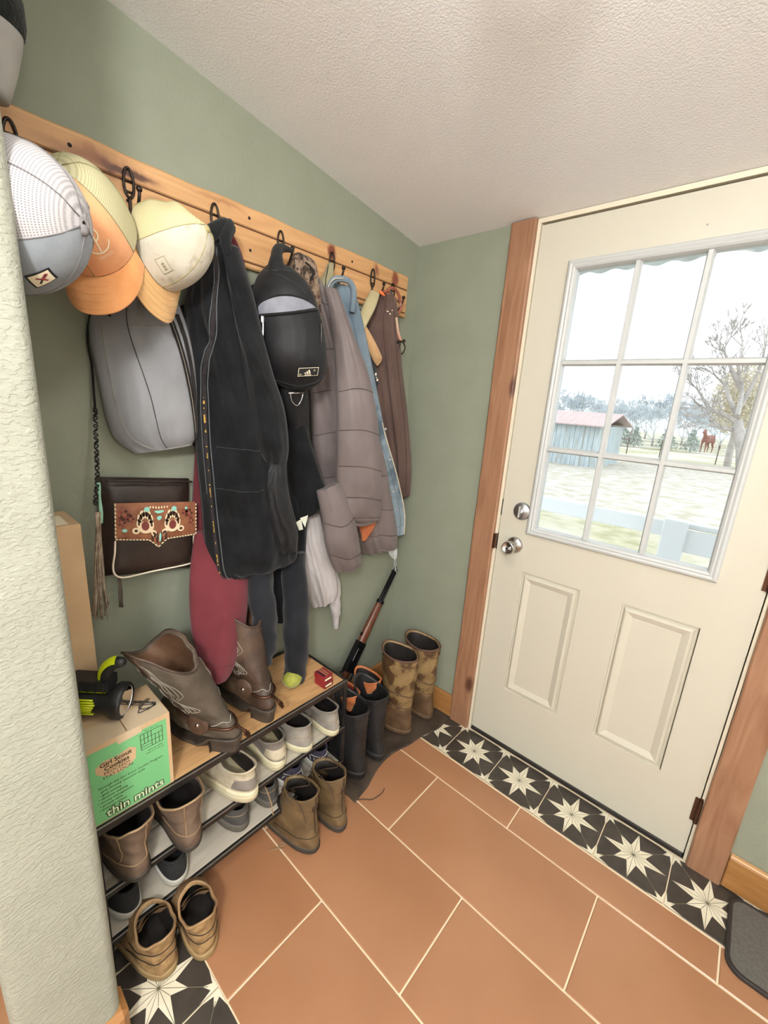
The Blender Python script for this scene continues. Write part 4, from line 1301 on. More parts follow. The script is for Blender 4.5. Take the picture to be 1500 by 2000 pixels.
for k in range(0, 59):
    p = pts[k]; d = (pts[k + 1] - p).normalized(); a = d.orthogonal().normalized(); b = d.cross(a); an = k * .9
    if k % 2 == 0: mb.tube([p + (a * cos(an + j * pi / 3) + b * sin(an + j * pi / 3)) * .0042 + d * .004 * sin(j * pi / 3) for j in range(6)], .0016, 5, closed=True)
mb.tube(curve([(.05, -1.13, 1.80), W(175, 620, .018), W(180, 720, .012), W(186, 800, .018)], 20), .0028, 6)
part(mb, 'braided_strap', m_strap, t, True)

# taupe puffer jacket: body
t = thing('puffer_jacket', 'taupe quilted puffer jacket with rust orange lining at the cuff', 'jacket', W(690, 800, .12))
s = Sheet(RW((575, 520, .04, 622, 540, .08, .02), (590, 620, .03, 668, 620, .12, .04), (598, 720, .03, 700, 720, .14, .05), (604, 800, .03, 726, 800, .15, .05), (612, 900, .03, 752, 900, .16, .055), (628, 980, .03, 766, 980, .16, .055), (660, 1040, .03, 776, 1040, .16, .05), (690, 1084, .04, 776, 1070, .15, .03)), 3, .014, 12, quilt=(8, .007), back=.01)
part(s.mesh(60, 44), 'body', m_puff, t, True)
seams(s, [[((k + 0.0) / 8, .03), ((k - .10) / 8, .35), ((k - .13) / 8, .62), ((k - .06) / 8, .97)] for k in range(1, 8)], m_seam, t, 'quilt_seam', .0015, .0012)
s = Sheet(RW((632, 560, .13, 660, 566, .15, .01), (648, 640, .15, 690, 650, .19, .03), (655, 740, .17, 722, 740, .22, .04), (657, 840, .18, 740, 850, .23, .042), (655, 930, .18, 744, 940, .23, .042), (658, 1000, .18, 742, 1002, .22, .036), (684, 1020, .18, 738, 1016, .21, .026)), 2, .004, 13, quilt=(8, .006), back=.03)
part(s.mesh(50, 30), 'sleeve', m_puff, t, True)
seams(s, [[((k + 0.0) / 8, .03), ((k - .08) / 8, .35), ((k - .08) / 8, .62), ((k) / 8, .97)] for k in range(3, 8)], m_seam, t, 'quilt_seam', .0015, .0012)
mb = MB(); c0 = [W(688, 1000, .20), W(742, 990, .20), W(738, 1022, .21), W(716, 1052, .20), W(700, 1048, .19)]
mb.tube(curve([W(672, 1012, .20), W(702, 1026, .215), W(736, 1014, .21), W(744, 990, .20)], 14), .006, 8)
part(mb, 'cuff', m_puff, t, True)
s = Sheet(RW((684, 985, .145, 740, 985, .175, .012), (692, 1015, .15, 738, 1012, .18, .015), (704, 1040, .15, 728, 1036, .175, .01), (706, 1056, .15, 714, 1056, .16, .004)), 1, .001, 2, back=.006)
part(s.mesh(12, 12), 'lining', m_rust, t, True)
s = Sheet(RW((618, 960, .16, 664, 940, .20, .02), (628, 1010, .16, 690, 1000, .21, .035), (634, 1060, .16, 702, 1060, .21, .035), (646, 1100, .16, 706, 1096, .20, .028), (656, 1118, .16, 696, 1112, .19, .016)), 2, .005, 17, quilt=(3, .006), back=.03)
part(s.mesh(30, 26), 'sleeve', m_puff, t, True)
seams(s, [[(.30, .03), (.33, .5), (.28, .97)], [(.62, .03), (.66, .5), (.6, .97)]], m_seam, t, 'quilt_seam', .0015, .0012)
mb = MB()
for k in range(7): mb.tube([W(684 - 2 + k * 3, 1096 + 2 * (k % 2), .205), W(685 + k * 3.1, 1110 - k, .205)], .0012, 4)
part(mb, 'cuff_gathers', m_seam, t)
s = Sheet(RW((572, 498, .05, 604, 500, .09, .01), (580, 520, .05, 618, 525, .11, .03), (590, 560, .05, 640, 570, .13, .035), (600, 620, .05, 652, 640, .14, .03)), 3, .006, 5)

# camouflage hood behind the sling bag
t = thing('camo_hoodie', 'brown camouflage hood bunched on the hook behind the sling bag', 'hoodie', W(600, 540, .06))
s = Sheet(RW((570, 497, .05, 588, 493, .07, .006), (566, 512, .04, 614, 510, .09, .03), (570, 540, .04, 622, 540, .10, .04), (580, 580, .04, 630, 585, .10, .03), (590, 625, .04, 634, 630, .10, .02)), 4, .012, 8)
part(s.mesh(24, 24), 'hood', m_camo, t, True)
part(MB().tube(curve([W(596, 512, .115), W(606, 520, .12), W(612, 534, .12), W(606, 545, .118)], 12), .0028, 6), 'drawstring', m_strap, t)
# khaki canvas vest strap behind denim
t = thing('khaki_vest', 'olive khaki garment folded over the hook beside the camouflage hood', 'vest', W(640, 550, .05))
s = Sheet(RW((641, 512, .04, 650, 514, .07, .004), (634, 530, .04, 652, 534, .07, .01), (624, 548, .03, 654, 560, .07, .015), (622, 580, .03, 656, 600, .07, .015), (628, 640, .03, 660, 650, .07, .01)), 2, .005, 3)
part(s.mesh(20, 16), 'body', m_olive, t, True)
seams(s, [[(.1, .5), (.4, .45), (.9, .5)]], m_strap, t, 'binding', .0016)

# denim jacket
t = thing('denim_jacket', 'faded blue denim jacket with cream edging between the puffer and brown hoodie', 'jacket', W(720, 760, .10))
s = Sheet(RW((641, 552, .05, 690, 560, .12, .012), (645, 590, .04, 700, 592, .12, .02), (664, 660, .04, 716, 660, .12, .025), (690, 740, .04, 732, 740, .12, .03), (708, 840, .04, 752, 840, .12, .03), (720, 930, .04, 776, 930, .12, .032), (730, 1000, .04, 790, 1000, .12, .03), (750, 1044, .04, 790, 1044, .12, .02)), 2, .008, 22)
part(s.mesh(50, 30), 'body', m_denim, t, True)
m_dseam = cloth('denim_seam', sr(84, 98, 110), sr(100, 114, 124))
seams(s, [[(.15, .30), (.4, .42), (.7, .52), (1, .6)], [(.15, .62), (.4, .70), (.7, .78), (1, .8)], [(.92, .05), (.93, .5), (.92, .95)]], m_dseam, t, 'seam', .0012)
seams(s, [[(.55, .97), (.7, .985), (.85, .99), (.99, .98)]], m_sherpa, t, 'cream_edging', .0028)
mb = MB()
mb.tube(curve([W(641, 600, .07), W(642, 566, .09), W(652, 547, .11), W(668, 545, .12), W(684, 552, .12), W(691, 572, .12), W(688, 610, .12)], 24), [.010] * 24, 8)
part(mb, 'collar', m_denim, t, True)
part(MB().tube(curve([W(640, 585, .10), W(641, 562, .105), W(652, 545, .125), W(672, 544, .13)], 14), .0016, 6), 'collar_edging', m_sherpa, t, True)
mb = MB()
for (u, v) in ((753, 838), (762, 898), (768, 960)):
    part(MB().lathe([(0, 0), (.005, 0), (.005, .002), (.003, .003), (0, .003)], W(u, v, .135), (.8, -.5, 0), 10), 'metal_button', m_nickel, t)
s2 = Sheet(RW((756, 1046, .06, 776, 1046, .09, .008), (752, 1064, .06, 776, 1064, .09, .012), (758, 1080, .06, 776, 1082, .09, .008), (766, 1090, .06, 774, 1092, .08, .004)), 3, .006, 31)
part(s2.mesh(12, 16), 'frayed_hem', cloth('white_fray', sr(196, 206, 210), sr(216, 222, 224), scale=60), t, True)
mb = MB()
for k in range(5): mb.tube(curve([W(770 + k * .6, 1088, .07), W(771 + 3 * sin(k), 1100, .06), W(768 + 2 * k, 1112 + 2 * k, .05)], 8), .0009, 4)
part(mb, 'loose_threads', cloth('white_thread_fray', sr(196, 206, 210), sr(210, 214, 214)), t)

# tan work jacket edge (collar band and corduroy facing)
t = thing('work_jacket', 'tan work jacket band, khaki above and rust below, slanting before the brown hoodie', 'jacket', W(715, 640, .10))
s = Sheet(RW((724, 566, .09, 742, 574, .115, .006), (712, 590, .09, 734, 600, .12, .008), (700, 618, .09, 718, 632, .12, .008), (698, 636, .09, 712, 642, .12, .006)), 1, .001, 2, back=.006)
part(s.mesh(16, 12), 'khaki_band', m_khaki, t, True)
s = Sheet(RW((697, 632, .092, 713, 634, .118, .006), (704, 652, .092, 722, 648, .12, .008), (716, 678, .10, 734, 670, .125, .009), (728, 704, .10, 745, 694, .125, .008), (736, 715, .10, 746, 700, .125, .004)), 1, .001, 2, back=.006)
part(s.mesh(18, 12), 'rust_facing', m_tan, t, True)
s = Sheet(RW((690, 600, .03, 712, 606, .07, .01), (694, 680, .03, 726, 690, .07, .015), (706, 740, .03, 740, 740, .07, .015), (726, 780, .03, 742, 776, .06, .01)), 1, .004, 6)
part(s.mesh(16, 14), 'dark_body', cloth('dark_denim', sr(52, 56, 62), sr(64, 68, 74)), t, True)

# brown hoodie near the corner
t = thing('hoodie', 'dark brown fleece hoodie with white embroidered mark hanging nearest the corner', 'hoodie', W(765, 780, .07))
s = Sheet(RW((744, 572, .05, 766, 570, .09, .012), (722, 600, .04, 776, 596, .11, .02), (712, 640, .03, 780, 640, .12, .03), (718, 700, .03, 785, 710, .12, .035), (728, 780, .03, 794, 790, .12, .038), (742, 860, .03, 801, 860, .12, .038), (760, 930, .03, 804, 920, .12, .034), (780, 976, .03, 800, 968, .11, .016)), 3, .010, 14)
part(s.mesh(50, 34), 'body', m_brown, t, True)
seams(s, [[(.12, .55), (.4, .50), (.7, .5), (.98, .55)], [(.2, .85), (.5, .84), (.95, .8)]], cloth('dark_brown_seam', sr(56, 42, 38), sr(64, 50, 45)), t)
mb = MB()
for (u, v, w_, h_) in ((734, 731, 3.2, 5.5), (737, 742, 3.4, 5.5), (735, 737, 2, 2.4), (757, 608, 4, 2), (762, 613, 2.5, 3), (766, 606, 2, 2)):
    c = W(u, v, .155)
    mb.bev(c - V((.001, w_ * .0011, h_ * .0008)), c + V((.001, w_ * .0011, h_ * .0008)), .0006)
part(mb, 'embroidered_mark', m_pr_white, t)

# leather collar and lead hanging at the board's end
t = thing('leather_collar', 'rust leather collar with buckle and orange tag on the corner hook', 'collar', W(770, 590, .08))
m_rl = mat('rust_leather', sr(134, 74, 56), sr(152, 90, 70), rough=.55, scale=30)
mb = MB(); mb.tube(curve([W(752, 570, .085), W(766, 562, .09), W(778, 574, .09), (W(783, 596, .09)), W(778, 612, .09), W(768, 600, .085), W(754, 576, .08)], 30), .0055, 8)
mb.tube(curve([W(748, 568, .08), W(770, 582, .09), W(784, 592, .09)], 12), .005, 8)
part(mb, 'strap', m_rl, t, True)
part(MB().tube([W(776 + 6 * cos(a), 594 + 8 * sin(a), .098) for a in [2 * pi * k / 14 for k in range(14)]], .0016, 6, closed=True), 'buckle_ring', m_chrome, t, True)
part(MB().tube(curve([W(741, 568, .105), W(747, 574, .11), W(752, 578, .11)], 8), [.002, .005, .006, .006, .005, .004, .003, .001], 7), 'orange_tag', mat('bright_orange', sr(232, 118, 62), rough=.6), t, True)
t = thing('dog_lead', 'pink-and-tan strap with black clip hanging beside the brown hoodie', 'lead', W(782, 660, .06))
mb = MB(); P_ = [W(774, 620, .12), W(778, 650, .125), W(784, 668, .125)]
mb.tube(curve(P_, 10), .0055, 6)
part(mb, 'strap', mat('pink_webbing', sr(196, 140, 122), sr(186, 168, 140), rough=.8, scale=12), t, True)
part(MB().tube(curve([W(776, 668, .125), W(790, 666, .125)], 4), .006, 6).tube(curve([W(782, 672, .125), W(776, 684, .12), W(784, 692, .12), W(791, 680, .12), W(788, 670, .12)], 14), .0028, 6), 'clip', m_iron, t, True)

# light grey sweatshirt
t = thing('sweatshirt', 'light grey sweatshirt with cuffed sleeve hanging below the black jacket', 'sweatshirt', W(620, 1100, .08))
s = Sheet(RW((588, 1006, .03, 624, 1000, .08, .02), (576, 1050, .03, 636, 1050, .10, .035), (574, 1090, .03, 648, 1090, .10, .04), (584, 1130, .03, 656, 1120, .10, .042), (596, 1160, .03, 660, 1150, .10, .036), (610, 1186, .03, 656, 1172, .09, .022)), 3, .010, 19)
part(s.mesh(30, 34), 'body', m_lgrey, t, True)
part(tubeg([W(640, 1090, .06), W(652, 1140, .06), W(655, 1185, .06), W(656, 1226, .055)], (.024, .026, .022, .013), 16, cuff=.22, seed=3), 'sleeve', m_lgrey, t, True)
mb = MB()
for q in (((586, 1012), (602, 1006), (596, 1030)), ((578, 1020), (588, 1014), (592, 1034), (584, 1036))):
    mb.add([W(u, v, .135) for (u, v) in q] + [W(u, v, .133) for (u, v) in q], [tuple(range(len(q))), tuple(range(len(q), 2 * len(q)))])
part(mb, 'white_tag', mat('white_tag', sr(226, 230, 214), rough=.6), t)

# charcoal hoodie with two hanging sleeves
t = thing('hoodie', 'charcoal fleece hoodie whose long sleeves hang down to the shelf', 'hoodie', W(540, 1150, .08))
s = Sheet(RW((486, 560, .02, 560, 520, .05, .01), (490, 800, .02, 600, 800, .06, .02), (488, 1000, .02, 600, 1010, .08, .03), (486, 1110, .02, 596, 1110, .09, .04), (486, 1170, .02, 600, 1160, .09, .04), (500, 1215, .03, 598, 1200, .09, .03)), 3, .010, 23)
part(s.mesh(40, 34), 'body', m_char, t, True)
part(tubeg([W(572, 1080, .12), W(577, 1160, .15), W(579, 1240, .17), W(577, 1310, .18), W(575, 1352, .18)], (.040, .044, .044, .038, .034), 20, cuff=.13, seed=5), 'sleeve', m_char, t, True)
part(tubeg([W(508, 1080, .12), W(510, 1150, .16), W(517, 1215, .19), W(519, 1262, .20), W(515, 1296, .20)], (.036, .040, .038, .034, .024), 18, seed=9, wr=.004), 'sleeve', m_char, t, True)

# black fleece-lined jacket, the biggest garment
t = thing('jacket', 'large black fleece-lined jacket with yellow lettering down its zip edge', 'jacket', W(470, 800, .15))
s = Sheet(RW((398, 462, .08, 436, 456, .11, .01), (382, 520, .06, 456, 530, .13, .03), (362, 590, .05, 476, 600, .16, .05), (364, 660, .05, 502, 690, .18, .055), (372, 740, .05, 524, 760, .19, .06), (378, 820, .06, 548, 830, .20, .062), (384, 900, .07, 556, 900, .20, .062), (392, 980, .07, 566, 970, .20, .06), (398, 1060, .08, 580, 1030, .20, .056), (406, 1118, .09, 580, 1086, .20, .046), (428, 1136, .10, 570, 1100, .19, .03)), 3, .012, 2, wr=.004, back=.012)
part(s.mesh(70, 56), 'body', m_blk, t, True)
# zip edge: grey cord, tape with small lettering blocks
zl = pth([(.05, .62), (.16, .66), (.28, .50), (.36, .30), (.50, .17), (.66, .14), (.82, .12), (.975, .14)], 60)
part(s.ribbon(zl, .011, None, .0015, 0, .002), 'zip_tape', cloth('dark_tape', sr(38, 34, 36), sr(48, 44, 46)), t)
mb = MB()
s.cord([(v, a + .045) for (v, a) in zl], .0016, mb, 5, .002); s.cord([(v, a - .045) for (v, a) in zl[:44]], .0014, mb, 5, .002)
part(mb, 'edge_cord', cloth('grey_cord', sr(78, 82, 86), sr(92, 96, 100)), t, True)
mb = MB(); random.seed(4)
zz = [s.P(v, a, .0042) for (v, a) in pth([(.44, .205), (.50, .17), (.66, .14), (.82, .12), (.975, .14)], 160)]
for k in range(0, 158, 1):
    blk = (k // 11) % 2
    if blk and k % 11 > 7: continue
    if not blk and k % 11 not in (2, 3): continue
    if hsh(k, 3) < .2: continue
    p = zz[k]; q = zz[k + 1]; d = (q - p); n_ = V((.6, .75, 0)) * (.0024 if hsh(k) > .4 else .0014)
    mb.add([p - n_, p + n_, p + n_ + d * .62, p - n_ + d * .62], [(0, 1, 2, 3)])
part(mb, 'yellow_lettering', mat('yellow_print', sr(214, 170, 60), rough=.6), t)
m_bseam2 = cloth('charcoal_seam', sr(40, 42, 46), sr(50, 52, 56))
seams(s, [[(.56, .25), (.565, .6), (.57, .9)], [(.66, .2), (.67, .6), (.65, .93)], [(.30, .93), (.5, .88), (.62, .80), (.75, .82), (.92, .90)]], m_bseam2, t, 'seam', .0013)
s3 = Sheet(RW((436, 470, .10, 452, 480, .14, .01), (448, 540, .13, 486, 560, .19, .03), (462, 640, .15, 512, 650, .21, .04), (476, 720, .17, 534, 730, .22, .045), (488, 800, .18, 556, 800, .235, .048), (500, 870, .19, 564, 870, .24, .045), (516, 900, .19, 560, 905, .235, .034)), 2, .006, 6, back=.03, wr=.002)
part(s3.mesh(44, 28), 'upper_sleeve', m_blk, t, True)
s4 = Sheet(RW((520, 890, .19, 560, 896, .235, .03), (514, 940, .18, 562, 950, .235, .042), (520, 1000, .18, 570, 1000, .235, .042), (528, 1050, .18, 582, 1040, .23, .038), (534, 1082, .18, 580, 1074, .22, .024)), 2, .006, 16, back=.03, wr=.004)
part(s4.mesh(30, 26), 'lower_sleeve', m_blk2, t, True)
s5 = Sheet(RW((520, 700, .06, 552, 720, .12, .012), (540, 780, .06, 584, 790, .14, .02), (556, 860, .06, 606, 860, .15, .024), (560, 930, .06, 628, 930, .16, .026), (572, 980, .06, 640, 968, .16, .024), (582, 1020, .07, 616, 1004, .14, .012)), 1, .003, 18)
part(s5.mesh(34, 24), 'side_panel', m_blk, t, True)
# hood roll and hanging loop
part(MB().tube(curve([W(396, 520, .09), W(392, 480, .10), W(410, 458, .11), (.088, -.908, 1.835), W(440, 470, .13), W(452, 520, .14)], 24), [.006 + .014 * sin(pi * k / 23) for k in range(24)], 12), 'hood_roll', m_blk, t, True)
s6 = Sheet(RW((432, 1118, .10, 490, 1112, .13, .008), (434, 1132, .10, 490, 1124, .13, .01), (440, 1146, .10, 484, 1132, .12, .005)), 1, .001, 3)
part(s6.mesh(8, 14), 'shirt_tail', cloth('dark_plaid', sr(62, 40, 44), sr(84, 76, 76), scale=120, ramp=(.48, .52)), t, True)
seams(s6, [[(.96, .02), (.99, .5), (.97, .98)], [(.3, .02), (.9, .03)]], m_lgrey, t, 'pale_edge', .0009)

# black sling bag
t = thing('sling_bag', 'black nylon sling backpack with open grey-lined pocket and small white logo label', 'bag', W(565, 640, .2))
s = Sheet(RW((520, 520, .12, 566, 520, .17, .02), (500, 545, .12, 594, 545, .20, .045), (492, 580, .13, 612, 575, .22, .06), (492, 620, .13, 626, 615, .23, .066), (500, 660, .13, 634, 650, .235, .068), (510, 700, .14, 638, 690, .24, .068), (522, 730, .14, 638, 722, .235, .060), (538, 748, .14, 624, 748, .22, .045), (560, 760, .15, 604, 760, .20, .02)), 1, .0035, 30, pw=.5, back=.02)
part(s.mesh(60, 44), 'bag_body', m_blk2, t, True)
seams(s, [[(.12, .45), (.17, .62), (.24, .80), (.36, .93)], [(.83, .04), (.90, .3), (.93, .6), (.87, .9), (.80, .96)], [(.09, .2), (.08, .5), (.09, .8)]], m_bseam2, t, 'piping', .0017)
# pocket mouth: grey lining patch with raised zip edge
mb = MB(); rows = []
for i in range(9):
    q = i / 8; r = []
    for j in range(25):
        u = j / 24; top = .325 - .055 * sin(pi * u) ** .6 + .02 * u; bot = .38 - .03 * u + .018 * sin(pi * u)
        r.append(s.P(top + (bot - top) * q, .10 + .84 * u, .0035 - .001 * q))
    rows.append(r)
mb.grid(rows)
mb.grid([[p - V((.002, 0, 0)) for p in r] for r in rows])
part(mb, 'pocket_lining', cloth('silver_grey_lining', sr(122, 124, 134), sr(140, 142, 152), rough=.5), t, True)
mb = MB(); mb.tube([s.P(.325 - .055 * sin(pi * k / 24) ** .6 + .02 * k / 24, .09 + .86 * k / 24, .004) for k in range(25)], .0026, 6)
mb.tube([s.P(.38 - .03 * k / 24 + .018 * sin(pi * k / 24), .09 + .86 * k / 24, .006) for k in range(25)], .0032, 6)
part(mb, 'zip_edge', m_strap, t, True)
p = s.P(.40, .14, .012)
part(MB().bev(p + V((-.002, -.004, -.012)), p + V((.002, .004, .004)), .001).tube(curve([p, p + V((.004, -.001, -.014)), p + V((.006, -.002, -.030)), p + V((.006, -.003, -.045))], 8), .0022, 5), 'zip_pull', mat('silver_pull', sr(190, 192, 198), rough=.4, metal=.3), t)
p = s.P(.45, .95, .006)
part(MB().tube([p, p + V((.002, 0, -.03)), p + V((.002, 0, -.055))], .0024, 5), 'zip_pull', m_black, t)
# label with three-bar mark
c = s.P(.765, .66, .004); rt = (s.P(.765, .80) - s.P(.765, .52)).normalized(); dn = (s.P(.83, .66) - s.P(.70, .66)).normalized(); up_ = -dn
LW, LH = .042, .018
nn = rt.cross(up_)
if nn.dot(CAM - c) < 0: nn = -nn
def LP(x, y, l):
    x *= 1.4; y *= 1.4
    return c + rt * x + up_ * y + nn * (.0015 + l)
mb = MB()
def lq(P, mi, l): mb.add([LP(x, y, l) for (x, y) in P], [tuple(range(len(P)))], mi)
lq([(-LW / 2, -LH / 2), (LW / 2, -LH / 2), (LW / 2, LH / 2), (-LW / 2, LH / 2)], 0, 0)
lq([(-LW / 2 + .001, -LH / 2 + .001), (LW / 2 - .001, -LH / 2 + .001), (LW / 2 - .001, LH / 2 - .001), (-LW / 2 + .001, LH / 2 - .001)], 1, .0004)
for (x, h) in ((-.0052, .0036), (-.0008, .0068), (.0036, .0100)):
    h *= .9
    lq([(x - .0012, -.004), (x + .0018, -.004), (x - .0012 + .0018 - .0026 * h / .01, -.004 + h), (x - .0012 - .0026 * h / .01 - .0010, -.004 + h * .82)], 0, .0008)
vs, fs = text_mesh('adidas', .0050, .00008, 1.1)
mb.add([LP(p.x, p.y - .0062, .0008) for p in vs], fs, 0)
lq([(.0125 + .0022 * cos(a), .003 + .0022 * sin(a)) for a in [2 * pi * k / 12 for k in range(12)]], 2, .0008)
lq([(-.019, -.0065), (-.0135, -.0065), (-.0135, -.0030), (-.019, -.0030)], 2, .0008)
part(mb, 'logo_label', [m_pr_white, m_pr_blk, m_olive], t)
# neck, strap, D ring
part(MB().tube(curve([W(540, 540, .16), W(540, 510, .15), W(545, 485, .12), (.085, -.700, 1.836)], 16), [.030, .029, .027, .024, .021, .019, .017, .016, .015, .014, .013, .012, .010, .008, .006, .004], 10), 'neck_strap', m_blk2, t, True)
s7 = Sheet(RW((548, 752, .13, 600, 752, .17, .012), (552, 790, .12, 604, 790, .16, .014), (564, 840, .10, 602, 850, .14, .012), (584, 884, .10, 600, 890, .12, .006)), 1, .002, 5)
part(s7.mesh(16, 14), 'back_strap', m_blk2, t, True)
part(MB().tube(curve([W(567, 768, .185), W(590, 767, .185), W(588, 782, .185), W(580, 792, .185), W(570, 784, .185), W(567, 768, .185)], 24), .0018, 6).tube([W(563, 768, .186), W(593, 767, .186)], .003, 6), 'd_ring', m_chrome, t, True)
# ------------------------------------------------------------------ shoe rack
SY0, SY1, SXF, SZ = -1.392, -0.606, 0.312, 0.446
rk2 = thing('shoe_rack', 'black metal framed shoe rack with pine top boards and two lower shelves', 'shoe rack', (.16, -1.0, 0))
m_steel = mat('dark_steel_angle', sr(46, 43, 42), sr(60, 57, 54), rough=.35, metal=.5, scale=20)
m_steele = mat('steel_edge_highlight', sr(128, 124, 118), rough=.35, metal=.6)  # lighter grey paints the highlight on the rail edges
m_shelf = wood('pine_shelf_boards', sr(176, 134, 88), sr(206, 164, 114), sr(120, 80, 52), 'y', .5, 1.2)
m_gshelf = wood('greyed_shelf_boards', sr(176, 168, 154), sr(198, 190, 174), sr(140, 128, 112), 'y', .6, 1.0)
for i, (xa, xb) in enumerate(((.020, .112), (.1145, .206), (.2085, .300))):
    part(MB().bev((xa, SY0 + .004, SZ - .014), (xb, SY1 - .006, SZ + .0005 * i), .0015), 'top_board', m_shelf, rk2)
for (z, nm) in ((SZ, 'top_rail'), (.248, 'middle_rail'), (.092, 'bottom_rail')):
    th = .019 if z > .4 else .014
    part(MB().bev((SXF - .012, SY0, z - th), (SXF, SY1, z + .003), .0018), nm, m_steel, rk2)
    part(MB().bev((.006, SY0, z - th), (.018, SY1, z + .003), .0018), nm, m_steel, rk2)
    part(MB().bev((.018, SY1 - .012, z - th), (SXF - .012, SY1, z + .002), .0018), 'end_rail', m_steel, rk2)
    part(MB().bev((SXF - .003, SY0 + .002, z + .0005), (SXF + .0004, SY1 - .002, z + .0036), .0006), 'rail_highlight', m_steele, rk2)  # thin pale strip drawn as the highlight along the front rail
for (x, y) in ((SXF - .013, SY1 - .013), (.006, SY1 - .013), (SXF - .013, SY0), (.006, SY0)):
    part(MB().bev((x, y, 0.001), (x + .013, y + .013, SZ), .0018), 'leg', m_steel, rk2)
for (xa, xb) in ((.022, .120), (.128, .215), (.223, .300)):
    part(MB().bev((xa, SY0 + .004, .234), (xb, SY1 - .014, .249), .0015), 'middle_board', m_gshelf, rk2)
for (xa, xb) in ((.022, .155), (.160, .300)):
    part(MB().bev((xa, SY0 + .004, .080), (xb, SY1 - .014, .0945), .0015), 'bottom_board', m_gshelf, rk2)

